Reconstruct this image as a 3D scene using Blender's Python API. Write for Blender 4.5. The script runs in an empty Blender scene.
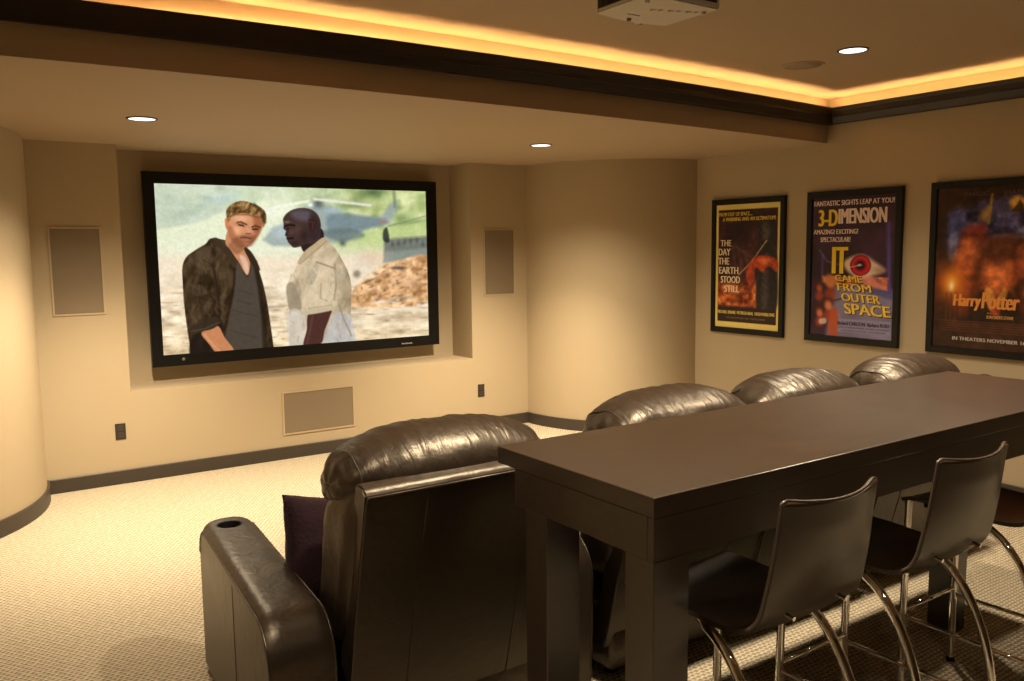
import bpy, bmesh, math, random
import numpy as np
from mathutils import Vector, Matrix, noise as mnoise

random.seed(7)
S = bpy.context.scene
COL = S.collection
R = math.radians
PI = math.pi


# ------------------------------------------------------------------ helpers
def lin(c):
    c = np.asarray(c, float) / 255.0
    return np.where(c <= .04045, c / 12.92, ((c + .055) / 1.055) ** 2.4)


def rgb(r, g, b):
    v = lin((r, g, b))
    return (float(v[0]), float(v[1]), float(v[2]), 1.0)


def wloc(o):
    v = Vector((0, 0, 0))
    while o is not None:
        v += o.location
        o = o.parent
    return v


def obj(name, bm, mat, parent=None, smooth=False, angle=None):
    """link a bmesh (world coordinates) as one object; under a parent the origin is moved to it"""
    if parent is not None:
        bmesh.ops.translate(bm, verts=bm.verts, vec=-wloc(parent))
    me = bpy.data.meshes.new(name)
    bmesh.ops.recalc_face_normals(bm, faces=bm.faces)
    if smooth:
        for f in bm.faces:
            f.smooth = True
        if angle is not None:
            for e in bm.edges:
                if len(e.link_faces) == 2 and e.calc_face_angle(0) > R(angle):
                    e.smooth = False
    bm.to_mesh(me)
    bm.free()
    o = bpy.data.objects.new(name, me)
    COL.objects.link(o)
    if mat is not None:
        me.materials.append(mat)
    o.parent = parent
    return o


def thing(name, label, cat, loc=(0, 0, 0), group=None):
    o = bpy.data.objects.new(name, None)
    COL.objects.link(o)
    o.empty_display_size = .1
    o.location = loc
    o['label'] = label
    o['category'] = cat
    if group:
        o['group'] = group
    return o


def tag(o, label, cat, group=None):
    o['label'] = label
    o['category'] = cat
    if group:
        o['group'] = group
    return o


def struct(name, bm, mat, smooth=False, angle=None):
    o = obj(name, bm, mat, None, smooth, angle)
    o['kind'] = 'structure'
    return o


def BM():
    return bmesh.new()


def join(bm, other):
    me = bpy.data.meshes.new('tmp')
    other.to_mesh(me)
    other.free()
    bm.from_mesh(me)
    bpy.data.meshes.remove(me)
    return bm


def add_box(bm, lo, hi, bev=0.0, seg=2):
    t = BM()
    bmesh.ops.create_cube(t, size=1)
    lo = Vector(lo)
    hi = Vector(hi)
    for v in t.verts:
        v.co = Vector(((v.co.x + .5) * (hi.x - lo.x) + lo.x, (v.co.y + .5) * (hi.y - lo.y) + lo.y, (v.co.z + .5) * (hi.z - lo.z) + lo.z))
    if bev > 0:
        bmesh.ops.bevel(t, geom=list(t.edges), offset=bev, segments=seg, profile=.5, affect='EDGES')
    return join(bm, t)


def add_tube(bm, pts, r, n=12, cap=True, closed=False):
    pts = [Vector(p) for p in pts]
    N = len(pts)
    rs = r if isinstance(r, (list, tuple)) else [r] * N
    tang = []
    for i in range(N):
        if closed:
            a, b = pts[(i - 1) % N], pts[(i + 1) % N]
        else:
            a, b = pts[max(i - 1, 0)], pts[min(i + 1, N - 1)]
        tang.append((b - a).normalized())
    up = Vector((0, 0, 1)) if abs(tang[0].z) < .9 else Vector((1, 0, 0))
    nrm = (up - tang[0] * up.dot(tang[0])).normalized()
    rings = []
    for i in range(N):
        nrm = (nrm - tang[i] * nrm.dot(tang[i])).normalized()
        bi = tang[i].cross(nrm)
        rings.append([bm.verts.new(pts[i] + (nrm * math.cos(2 * PI * k / n) + bi * math.sin(2 * PI * k / n)) * rs[i]) for k in range(n)])
    M = N if closed else N - 1
    for i in range(M):
        A, B = rings[i], rings[(i + 1) % N]
        for k in range(n):
            bm.faces.new((A[k], A[(k + 1) % n], B[(k + 1) % n], B[k]))
    if cap and not closed:
        bm.faces.new(list(reversed(rings[0])))
        bm.faces.new(rings[-1])
    return bm


def add_lathe(bm, prof, c=(0, 0, 0), n=40, cap=True):
    """prof: (radius, z) pairs, spun about the vertical through c"""
    rings = []
    for r, z in prof:
        rings.append([bm.verts.new((c[0] + r * math.cos(2 * PI * k / n), c[1] + r * math.sin(2 * PI * k / n), c[2] + z)) for k in range(n)])
    for A, B in zip(rings[:-1], rings[1:]):
        for k in range(n):
            bm.faces.new((A[k], A[(k + 1) % n], B[(k + 1) % n], B[k]))
    if cap:
        bm.faces.new(list(reversed(rings[0])))
        bm.faces.new(rings[-1])
    return bm


def add_prism(bm, poly, axis, a, b):
    """extrude a 2-D polygon along an axis (0: poly is (y,z); 1: (x,z); 2: (x,y))"""
    def P(p, t):
        if axis == 0:
            return (t, p[0], p[1])
        if axis == 1:
            return (p[0], t, p[1])
        return (p[0], p[1], t)
    A = [bm.verts.new(P(p, a)) for p in poly]
    B = [bm.verts.new(P(p, b)) for p in poly]
    n = len(poly)
    for i in range(n):
        bm.faces.new((A[i], A[(i + 1) % n], B[(i + 1) % n], B[i]))
    bm.faces.new(list(reversed(A)))
    bm.faces.new(B)
    return bm


def add_loft(bm, sections, cap=True, closed_sec=True):
    rings = [[bm.verts.new(p) for p in s] for s in sections]
    n = len(rings[0])
    for A, B in zip(rings[:-1], rings[1:]):
        for k in range(n if closed_sec else n - 1):
            bm.faces.new((A[k], A[(k + 1) % n], B[(k + 1) % n], B[k]))
    if cap and closed_sec:
        bm.faces.new(list(reversed(rings[0])))
        bm.faces.new(rings[-1])
    return bm


def smooth_path(pts, n=24):
    P = [Vector(p) for p in pts]
    P = [P[0] * 2 - P[1]] + P + [P[-1] * 2 - P[-2]]
    out = []
    for i in range(1, len(P) - 2):
        for k in range(n):
            t = k / n
            a, b, c, d = P[i - 1], P[i], P[i + 1], P[i + 2]
            out.append(.5 * ((2 * b) + (c - a) * t + (2 * a - 5 * b + 4 * c - d) * t * t + (3 * b - a - 3 * c + d) * t ** 3))
    out.append(P[-2])
    return out


# ------------------------------------------------------------------ materials
def mat(name, col, rough=.5, metal=0.0, spec=.5, coat=0.0, **k):
    m = bpy.data.materials.new(name)
    m.use_nodes = True
    b = m.node_tree.nodes['Principled BSDF']
    b.inputs['Base Color'].default_value = col if len(col) == 4 else (*col, 1)
    b.inputs['Roughness'].default_value = rough
    b.inputs['Metallic'].default_value = metal
    b.inputs['Specular IOR Level'].default_value = spec
    b.inputs['Coat Weight'].default_value = coat
    return m


def N(m, kind, **props):
    n = m.node_tree.nodes.new(kind)
    for k, v in props.items():
        setattr(n, k, v)
    return n


def L(m, a, b):
    m.node_tree.links.new(a, b)


def add_noise_bump(m, scale=30, strength=.1, dist=.01, detail=4, stretch=(1, 1, 1), coord='Object', second=None):
    b = m.node_tree.nodes['Principled BSDF']
    tc = N(m, 'ShaderNodeTexCoord')
    mp = N(m, 'ShaderNodeMapping')
    mp.inputs['Scale'].default_value = stretch
    L(m, tc.outputs[coord], mp.inputs['Vector'])
    nz = N(m, 'ShaderNodeTexNoise')
    nz.inputs['Scale'].default_value = scale
    nz.inputs['Detail'].default_value = detail
    L(m, mp.outputs[0], nz.inputs['Vector'])
    bp = N(m, 'ShaderNodeBump')
    bp.inputs['Strength'].default_value = strength
    bp.inputs['Distance'].default_value = dist
    L(m, nz.outputs['Fac'], bp.inputs['Height'])
    if second:
        v = N(m, 'ShaderNodeTexVoronoi')
        v.inputs['Scale'].default_value = second[0]
        L(m, tc.outputs[coord], v.inputs['Vector'])
        b2 = N(m, 'ShaderNodeBump')
        b2.inputs['Strength'].default_value = second[1]
        b2.inputs['Distance'].default_value = second[2]
        L(m, v.outputs['Distance'], b2.inputs['Height'])
        L(m, bp.outputs[0], b2.inputs['Normal'])
        L(m, b2.outputs[0], b.inputs['Normal'])
    else:
        L(m, bp.outputs[0], b.inputs['Normal'])
    return nz


def paint(name, col):
    m = mat(name, col, .62, spec=.3)
    add_noise_bump(m, 160, .06, .002, 3)
    return m


M = {}
M['wall'] = paint('tan_wall_paint', (.42, .335, .215))
M['ceil'] = paint('ceiling_paint', (.40, .305, .205))
M['trim'] = mat('dark_brown_trim', (.044, .033, .024), .45)
add_noise_bump(M['trim'], 30, .05, .002, 3, (1, 1, 6))
M['crown'] = mat('dark_crown_wood', (.020, .013, .010), .5)
add_noise_bump(M['crown'], 30, .05, .002)
M['black'] = mat('black_plastic', (.0035, .003, .003), .45, spec=.3)
M['frame'] = mat('black_wood_frame', (.006, .005, .0045), .45, spec=.3)
add_noise_bump(M['frame'], 60, .08, .002)
M['chrome'] = mat('polished_chrome', (.92, .89, .86), .05, 1.0)
M['shell'] = mat('espresso_leather_shell', (.052, .034, .021), .28, spec=.8)
add_noise_bump(M['shell'], 260, .06, .001, 2)
M['edge'] = mat('shell_edging', (.10, .075, .055), .25, spec=.6)
M['grille'] = mat('speaker_grille_cloth', (.20, .150, .093), .8)
M['grille_frame'] = mat('speaker_frame_paint', (.44, .34, .21), .5)
M['plate'] = mat('brown_outlet_plastic', (.030, .023, .018), .4)
M['proj'] = mat('cream_projector_plastic', (.60, .54, .45), .45)
M['dark_vent'] = mat('dark_vent_plastic', (.02, .018, .016), .5)
M['glass'] = mat('lens_glass', (.01, .01, .02), .05, spec=.9)
M['baffle'] = mat('bronze_downlight_ring', (.035, .025, .018), .4)


def leather(name='dark_brown_leather', gather=False):
    m = mat(name, (.027, .0175, .0115), .40, spec=.85)
    b = m.node_tree.nodes['Principled BSDF']
    b.inputs['Specular Tint'].default_value = (1, .88, .70, 1)
    tc = N(m, 'ShaderNodeTexCoord')
    big = N(m, 'ShaderNodeTexNoise')
    big.inputs['Scale'].default_value = 16
    big.inputs['Detail'].default_value = 3
    big.inputs['Distortion'].default_value = .8
    L(m, tc.outputs['Object'], big.inputs['Vector'])
    v = N(m, 'ShaderNodeTexVoronoi')
    v.inputs['Scale'].default_value = 260
    L(m, tc.outputs['Object'], v.inputs['Vector'])
    b1 = N(m, 'ShaderNodeBump')
    b1.inputs['Strength'].default_value = .16
    b1.inputs['Distance'].default_value = .02
    L(m, big.outputs['Fac'], b1.inputs['Height'])
    b2 = N(m, 'ShaderNodeBump')
    b2.inputs['Strength'].default_value = .12
    b2.inputs['Distance'].default_value = .0008
    L(m, v.outputs['Distance'], b2.inputs['Height'])
    L(m, b1.outputs[0], b2.inputs['Normal'])
    out = b2
    if gather:                                   # fine gathered creases running over the roll of the cushion
        mp = N(m, 'ShaderNodeMapping')
        mp.inputs['Scale'].default_value = (30, 5, 7)
        mp.inputs['Rotation'].default_value = (0, .12, 0)
        L(m, tc.outputs['Object'], mp.inputs['Vector'])
        g = N(m, 'ShaderNodeTexNoise')
        g.inputs['Scale'].default_value = 1
        g.inputs['Detail'].default_value = 3
        g.inputs['Distortion'].default_value = .6
        L(m, mp.outputs[0], g.inputs['Vector'])
        b3 = N(m, 'ShaderNodeBump')
        b3.inputs['Strength'].default_value = .30
        b3.inputs['Distance'].default_value = .02
        L(m, g.outputs['Fac'], b3.inputs['Height'])
        L(m, b2.outputs[0], b3.inputs['Normal'])
        out = b3
    L(m, out.outputs[0], b.inputs['Normal'])
    return m


M['leather'] = leather()
M['gathered'] = leather('gathered_brown_leather', True)


def wood():
    m = mat('dark_stained_table_wood', (.06, .04, .028), .4, spec=1.0)
    b = m.node_tree.nodes['Principled BSDF']
    tc = N(m, 'ShaderNodeTexCoord')
    mp = N(m, 'ShaderNodeMapping')
    mp.inputs['Scale'].default_value = (1.2, 14, 14)
    L(m, tc.outputs['Object'], mp.inputs['Vector'])
    nz = N(m, 'ShaderNodeTexNoise')
    nz.inputs['Scale'].default_value = 4
    nz.inputs['Detail'].default_value = 6
    nz.inputs['Roughness'].default_value = .6
    L(m, mp.outputs[0], nz.inputs['Vector'])
    cr = N(m, 'ShaderNodeValToRGB')
    cr.color_ramp.elements[0].position = .3
    cr.color_ramp.elements[0].color = (.030, .019, .012, 1)
    cr.color_ramp.elements[1].position = .75
    cr.color_ramp.elements[1].color = (.048, .031, .019, 1)
    L(m, nz.outputs['Fac'], cr.inputs['Fac'])
    L(m, cr.outputs[0], b.inputs['Base Color'])
    n2 = N(m, 'ShaderNodeTexNoise')
    n2.inputs['Scale'].default_value = 3
    L(m, tc.outputs['Object'], n2.inputs['Vector'])
    mr = N(m, 'ShaderNodeMapRange')
    mr.inputs['To Min'].default_value = .27
    mr.inputs['To Max'].default_value = .33
    L(m, n2.outputs['Fac'], mr.inputs['Value'])
    L(m, mr.outputs[0], b.inputs['Roughness'])
    return m


M['wood'] = wood()


def carpet():
    m = mat('cream_loop_carpet', (.62, .55, .40), .95, spec=.1)
    b = m.node_tree.nodes['Principled BSDF']
    tc = N(m, 'ShaderNodeTexCoord')
    # rows of loops, each row shifted by half a loop; the rows wander a little
    wob = N(m, 'ShaderNodeTexNoise')
    wob.inputs['Scale'].default_value = 14
    wob.inputs['Detail'].default_value = 1
    L(m, tc.outputs['Object'], wob.inputs['Vector'])
    mx = N(m, 'ShaderNodeVectorMath', operation='MULTIPLY_ADD')
    mx.inputs[1].default_value = (.012, .012, 0)
    L(m, wob.outputs['Color'], mx.inputs[0])
    L(m, tc.outputs['Object'], mx.inputs[2])
    br = N(m, 'ShaderNodeTexVoronoi', feature='F1')
    mp = N(m, 'ShaderNodeMapping')
    mp.inputs['Scale'].default_value = (38, 50, 1)
    L(m, mx.outputs[0], mp.inputs['Vector'])
    # brick offset: x += .5 * floor(y) mod 2
    sp = N(m, 'ShaderNodeSeparateXYZ')
    L(m, mp.outputs[0], sp.inputs[0])
    fl = N(m, 'ShaderNodeMath', operation='FLOOR')
    L(m, sp.outputs['Y'], fl.inputs[0])
    ma = N(m, 'ShaderNodeMath', operation='MULTIPLY_ADD')
    ma.inputs[1].default_value = .5
    L(m, fl.outputs[0], ma.inputs[0])
    L(m, sp.outputs['X'], ma.inputs[2])
    cb = N(m, 'ShaderNodeCombineXYZ')
    L(m, ma.outputs[0], cb.inputs['X'])
    L(m, sp.outputs['Y'], cb.inputs['Y'])
    br.inputs['Scale'].default_value = 1
    br.inputs['Randomness'].default_value = .12
    L(m, cb.outputs[0], br.inputs['Vector'])
    cr = N(m, 'ShaderNodeValToRGB')
    cr.color_ramp.elements[0].position = .1
    cr.color_ramp.elements[0].color = (.76, .66, .48, 1)
    cr.color_ramp.elements[1].position = .62
    cr.color_ramp.elements[1].color = (.25, .20, .13, 1)
    L(m, br.outputs['Distance'], cr.inputs['Fac'])
    L(m, cr.outputs[0], b.inputs['Base Color'])
    inv = N(m, 'ShaderNodeMath', operation='SUBTRACT')
    inv.inputs[0].default_value = 1
    L(m, br.outputs['Distance'], inv.inputs[1])
    bp = N(m, 'ShaderNodeBump')
    bp.inputs['Strength'].default_value = .8
    bp.inputs['Distance'].default_value = .016
    L(m, inv.outputs[0], bp.inputs['Height'])
    L(m, bp.outputs[0], b.inputs['Normal'])
    return m


M['carpet'] = carpet()


def emit(name, col, s):
    m = bpy.data.materials.new(name)
    m.use_nodes = True
    nt = m.node_tree
    nt.nodes.remove(nt.nodes['Principled BSDF'])
    e = nt.nodes.new('ShaderNodeEmission')
    e.inputs['Color'].default_value = (*col, 1)
    e.inputs['Strength'].default_value = s
    nt.links.new(e.outputs[0], nt.nodes['Material Output'].inputs['Surface'])
    return m


M['lamp'] = emit('downlight_lamp', (1, .95, .93), 2.4)
M['rope'] = emit('amber_rope_light', (1, .56, .21), 70)


def velvet():
    m = mat('plum_plush_fabric', (.023, .008, .012), .9, spec=.2)
    m.node_tree.nodes['Principled BSDF'].inputs['Sheen Weight'].default_value = .10
    add_noise_bump(m, 90, .6, .006, 3)
    return m


M['velvet'] = velvet()

# ------------------------------------------------------------------ room shell
XL, XR = -1.49, 4.63
YF, YB = 0.0, -8.4
ZS, ZC = 2.40, 2.72


def poly2(c, x):
    return c[0] * x * x + c[1] * x + c[2]


FA = (.0134, -.00892, -2.7163)        # bowed face of the dropped soffit
FB = (.0125, -.0185, -2.7480)         # foot of the crown moulding
FC = (.0171, -.0403, -2.7760)         # top lip of the crown moulding

b = BM()
add_box(b, (XL - .3, YB - .3, -.12), (XR + .3, YF + .6, 0))
struct('floor', b, M['carpet'])

b = BM()
add_box(b, (XL - .3, YB - .3, ZC), (XR + .3, YF + .6, ZC + .1))
struct('ceiling', b, M['ceil'])

# dropped soffit in front of the screen wall, its face gently bowed
b = BM()
xs = np.linspace(XL, XR, 40)
poly = [(x, poly2(FA, x)) for x in xs] + [(XR, .36), (XL, .36)]
add_prism(b, poly, 2, ZS, ZC)
struct('ceiling_soffit', b, M['ceil'])

# screen wall with the recess for the television
RX0, RX1, RZ0, RD = .115, 2.988, .66, .354
b = BM()
add_box(b, (XL, 0, 0), (RX0, RD, ZS))
add_box(b, (RX1, 0, 0), (XR, RD, ZS))
add_box(b, (RX0, 0, 0), (RX1, RD, RZ0))
add_box(b, (XL, RD, 0), (XR, RD + .12, ZC))
struct('wall_front', b, M['wall'])
b = BM()
add_box(b, (XL - .12, YB, 0), (XL, .47, ZC))
struct('wall_left', b, M['wall'])
b = BM()
add_box(b, (XR, YB, 0), (XR + .12, .47, ZC))
struct('wall_right', b, M['wall'])
b = BM()
add_box(b, (XL - .12, YB - .12, 0), (XR + .12, YB, ZC))
struct('wall_rear', b, paint('low_bounce_rear_paint', (.10, .075, .05)))  # unseen rear wall, dark brown chosen to weaken reflections and bounce light

RXc, RYc = 1.035, 1.15


def arc(side, off=0.0, n=40):
    cx = XL if side < 0 else XR
    out = []
    for k in range(n + 1):
        a = PI / 2 * k / n
        out.append((cx - side * (RXc + off) * math.cos(a), -(RYc + off) * math.sin(a)))
    return out


for side, nm in ((-1, 'wall_left_curve'), (1, 'wall_right_curve')):
    b = BM()
    cx = XL if side < 0 else XR
    add_prism(b, arc(side) + [(cx, 0)], 2, 0, ZS)
    struct(nm, b, M['wall'], True, 40)

# baseboards
BH, BT = .100, .016
b = BM()
add_box(b, (XL + RXc, -BT, 0), (XR - RXc, 0, BH), .004, 1)
struct('baseboard_front', b, M['trim'])
for side, nm in ((-1, 'baseboard_left_curve'), (1, 'baseboard_right_curve')):
    b = BM()
    o_, i_ = arc(side, BT), arc(side, -.002)
    add_prism(b, o_ + i_[::-1], 2, 0, BH)
    struct(nm, b, M['trim'], True, 40)
b = BM()
add_box(b, (XR - BT, YB, 0), (XR, -RYc - BT, BH), .004, 1)
struct('baseboard_right', b, M['trim'])
b = BM()
add_box(b, (XL, YB, 0), (XL + BT, -RYc - BT, BH), .004, 1)
struct('baseboard_left', b, M['trim'])

# crown moulding with a light trough behind its lip: along the soffit, then along the right wall
ZB0, ZT0 = 2.53, 2.632
CXB, CXT = 4.560, 4.482               # foot and lip of the run on the right wall
b = BM()
secs = []
for x in list(np.linspace(XL, 4.3, 40)) + [None]:
    if x is None:                      # the mitre: both runs meet on the diagonal
        yb, yt = poly2(FB, CXB) + .01, poly2(FC, CXT)
        secs.append([(XR - .002, poly2(FA, XR) - .002, ZB0), (CXB, yb, ZB0), (CXT, yt, ZT0 - .006), (CXT, yt, ZT0), (CXT + .014, yt + .014, ZT0), (CXT + .02, yt + .02, 2.57), (XR - .002, poly2(FA, XR) - .002, 2.57)])
    else:
        ya, yb, yt = poly2(FA, x), poly2(FB, x), poly2(FC, x)
        ya = max(ya, yb + .02)
        secs.append([(x, ya, ZB0), (x, yb, ZB0), (x, yt, ZT0 - .006), (x, yt, ZT0),
                     (x, yt + .014, ZT0), (x, yt + .02, 2.57), (x, ya, 2.57)])
mit = secs[-1]
rear = []
for y in (-2.9, -4, -6, YB):
    rear.append([(XR - .002, y, ZB0), (CXB, y, ZB0), (CXT, y, ZT0 - .006), (CXT, y, ZT0),
                 (CXT + .014, y, ZT0), (CXT + .02, y, 2.57), (XR - .002, y, 2.57)])
add_loft(b, secs + rear)
struct('trim_1', b, M['crown'], True, 25)

# rope light lying in the trough
pts = [(x, poly2(FC, x) + .044, 2.612) for x in np.linspace(XL + .02, 4.40, 40)]
pts += [(4.50, -2.563, 2.612), (4.525, -2.576, 2.612), (4.528, -2.66, 2.612)] + [(4.528, y, 2.612) for y in np.linspace(-3.0, YB + .05, 20)]
b = BM()
secs = []
for i, p in enumerate(pts):
    q0, q1 = Vector(pts[max(i - 1, 0)]), Vector(pts[min(i + 1, len(pts) - 1)])
    tg = (q1 - q0).normalized()
    sd = Vector((tg.y, -tg.x, 0)) * .007
    p = Vector(p)
    secs.append([p - sd, p + sd, p + sd + Vector((0, 0, .002)), p - sd + Vector((0, 0, .002))])
add_loft(b, secs)
rope = obj('rope_light', b, M['rope'])
tag(rope, 'glowing amber rope light hidden in the trough of the dark crown moulding', 'light')

# ------------------------------------------------------------------ downlights
WARM = (1.0, .825, .595)


def downlight(x, y, z, label, watts, size=140, blend=1.0, r=.085, wide=1.0):
    t = thing('recessed_downlight', label, 'ceiling light', (x, y, z), 'recessed round downlights')
    b = BM()
    add_lathe(b, [(r * .84, -.001), (r * .87, -.006), (r * .97, -.005), (r, -.001), (r, 0), (r * .84, 0)], (x, y, z), 40, cap=False)
    obj('trim_ring', b, M['baffle'], t, True)
    b = BM()
    add_lathe(b, [(.0005, -.0045), (r * .4, -.0042), (r * .845, -.003), (r * .845, -.0005), (.0005, -.0005)], (x, y, z), 40)
    obj('lamp_lens', b, M['lamp'], t, True)
    for w_, sz in ((watts * wide, size), (watts * (1 - wide), 94)):      # broad glow and tighter core of the same lamp
        if w_ <= 0:
            continue
        ld = bpy.data.lights.new('downlight_beam', 'SPOT')
        ld.energy = w_
        ld.color = WARM
        ld.spot_size = R(sz)
        ld.spot_blend = blend
        ld.shadow_soft_size = .045
        lo = bpy.data.objects.new('downlight_beam', ld)
        COL.objects.link(lo)
        lo.parent = t
        lo.location = (0, 0, -.035)
        if sz == 94:
            lo.rotation_euler.x = R(9)             # the tight core leans a little to the screen wall
    return t


downlight(.034, -1.315, ZS, 'lit round downlight in the soffit above the left edge of the television', 640, wide=.34)
downlight(2.771, -1.373, ZS, 'lit round downlight in the soffit beside the curved right corner wall', 700, wide=.34)
downlight(3.320, -3.570, ZC, 'lit round downlight in the main ceiling above the framed posters', 150, 122)
downlight(1.00, -4.62, ZC, 'lit round downlight in the main ceiling straight above the left half of the bar table', 260, 122)
downlight(2.70, -4.62, ZC, 'lit round downlight in the main ceiling straight above the right half of the bar table', 260, 122)
downlight(-.70, -4.62, ZC, 'lit round downlight in the main ceiling left of the bar table, above the open carpet', 95, 122)
downlight(.30, -6.70, ZC, 'lit round downlight in the main ceiling behind the bar stools', 20)

# in-ceiling speaker
c = (3.419, -3.166, ZC)
t = thing('ceiling_speaker', 'flat round speaker grille painted like the ceiling, beside the lit downlight', 'speaker', c)
b = BM()
add_lathe(b, [(.108, -.001), (.110, -.006), (.120, -.006), (.123, -.001), (.123, 0), (.108, 0)], c, 48, cap=False)
obj('rim', b, M['ceil'], t, True)
b = BM()
add_lathe(b, [(.0005, -.004), (.108, -.004), (.108, -.0005), (.0005, -.0005)], c, 48)
obj('grille', b, mat('ceiling_grille_mesh', (.30, .225, .145), .7), t, True)

# ------------------------------------------------------------------ projector
PX0, PX1, PY0, PY1, PZ = 1.070, 1.428, -4.325, -4.040, 2.50
t = thing('projector', 'cream ceiling-mounted video projector with dark side vents', 'projector', ((PX0 + PX1) / 2, (PY0 + PY1) / 2, ZC))
b = BM()
front = [(PX0, PY1 - .012)] + [(PX0 + (PX1 - PX0) * u, PY1 - .012 + .026 * math.sin(PI * u)) for u in np.linspace(.08, .92, 12)] + [(PX1, PY1 - .012)]
foot = front + [(PX1, PY0), (PX0, PY0)]
add_prism(b, foot, 2, PZ, PZ + .095)
bmesh.ops.bevel(b, geom=[e for e in b.edges if e.calc_length() > .05], offset=.006, segments=2, affect='EDGES')
obj('body', b, M['proj'], t, True, 40)
b = BM()
for k in range(9):
    add_box(b, (PX0 - .003, PY0 + .03 + k * .025, PZ + .018), (PX0 + .004, PY0 + .045 + k * .025, PZ + .08))
add_box(b, (PX0 - .001, PY0 + .02, PZ + .012), (PX0 + .002, PY0 + .26, PZ + .086))
obj('side_vent', b, M['dark_vent'], t)
b = BM()
add_box(b, (PX0 + .04, PY0 - .002, PZ + .02), (PX1 - .02, PY0 + .003, PZ + .08))
obj('connector_panel', b, M['dark_vent'], t)
for k in range(4):
    b = BM()
    add_tube(b, [(PX1 - .05 - k * .05, PY0 + .001, PZ + .05), (PX1 - .05 - k * .05, PY0 - .012, PZ + .05)], .009, 12)
    obj('connector', b, M['chrome'], t, True, 40)
for (x, y) in ((1.225, -4.047), (1.40, -4.27), (1.12, -4.27)):
    b = BM()
    add_lathe(b, [(.006, -.010), (.008, -.009), (.009, 0), (.0095, .004)], (x, y + (-.012 if y > -4.1 else 0), PZ), 16)
    obj('foot', b, M['grille'] if y > -4.1 else M['proj'], t, True, 40)
b = BM()
for k in range(6):
    w = .016 if k % 2 else .026
    add_box(b, (1.205 + k * .033, -4.20 - .012 * k, PZ - .0012), (1.205 + k * .033 + w, -4.195 - .012 * k, PZ + .001))
    add_box(b, (1.210 + k * .033, -4.188 - .012 * k, PZ - .0012), (1.210 + k * .033 + w * .6, -4.184 - .012 * k, PZ + .001))
obj('bottom_marks', b, mat('faint_grey_marks', (.30, .26, .20), .6), t)
b = BM()
add_box(b, (1.175, -4.11, PZ - .002), (1.235, -4.104, PZ + .001))
obj('bottom_latch', b, mat('latch_plastic', (.40, .35, .28), .6), t)
b = BM()
cl = []
for k in range(20):
    a = 2 * PI * k / 20
    cl.append((1.34 + .042 * math.cos(a), PZ + .048 + .042 * math.sin(a)))
add_prism(b, cl, 1, -4.06, -3.985)
obj('lens', b, M['glass'], t, True, 40)
b = BM()
add_lathe(b, [(.09, 0), (.09, -.012), (.02, -.02), (.02, -.125), (.07, -.125)], (1.26, -4.185, ZC), 24)
obj('ceiling_mount', b, M['proj'], t, True, 40)

# ------------------------------------------------------------------ flat pictures
_rng = np.random.default_rng(3)


def vnoise(X, Y, s, seed=0):
    """smooth value noise, about 0..1, feature size s"""
    g = np.random.default_rng(seed).random((128, 128))
    x, y = X / s, Y / s
    xi, yi = np.floor(x).astype(int), np.floor(y).astype(int)
    fx, fy = x - xi, y - yi
    fx, fy = fx * fx * (3 - 2 * fx), fy * fy * (3 - 2 * fy)
    G = lambda a, c: g[a % 128, c % 128]
    return (G(xi, yi) * (1 - fx) + G(xi + 1, yi) * fx) * (1 - fy) + (G(xi, yi + 1) * (1 - fx) + G(xi + 1, yi + 1) * fx) * fy


def fbm(X, Y, s, seed=0):
    return (vnoise(X, Y, s, seed) + .5 * vnoise(X, Y, s / 2, seed + 1) + .25 * vnoise(X, Y, s / 4, seed + 2)) / 1.75


def spline(pts, k=6):
    P = np.array(pts, float)
    n = len(P)
    out = []
    for i in range(n):
        a, b_, c_, d = P[i - 1], P[i], P[(i + 1) % n], P[(i + 2) % n]
        for j in range(k):
            t_ = j / k
            out.append(.5 * (2 * b_ + (c_ - a) * t_ + (2 * a - 5 * b_ + 4 * c_ - d) * t_ ** 2 + (3 * b_ - a - 3 * c_ + d) * t_ ** 3))
    return np.array(out)


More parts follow.
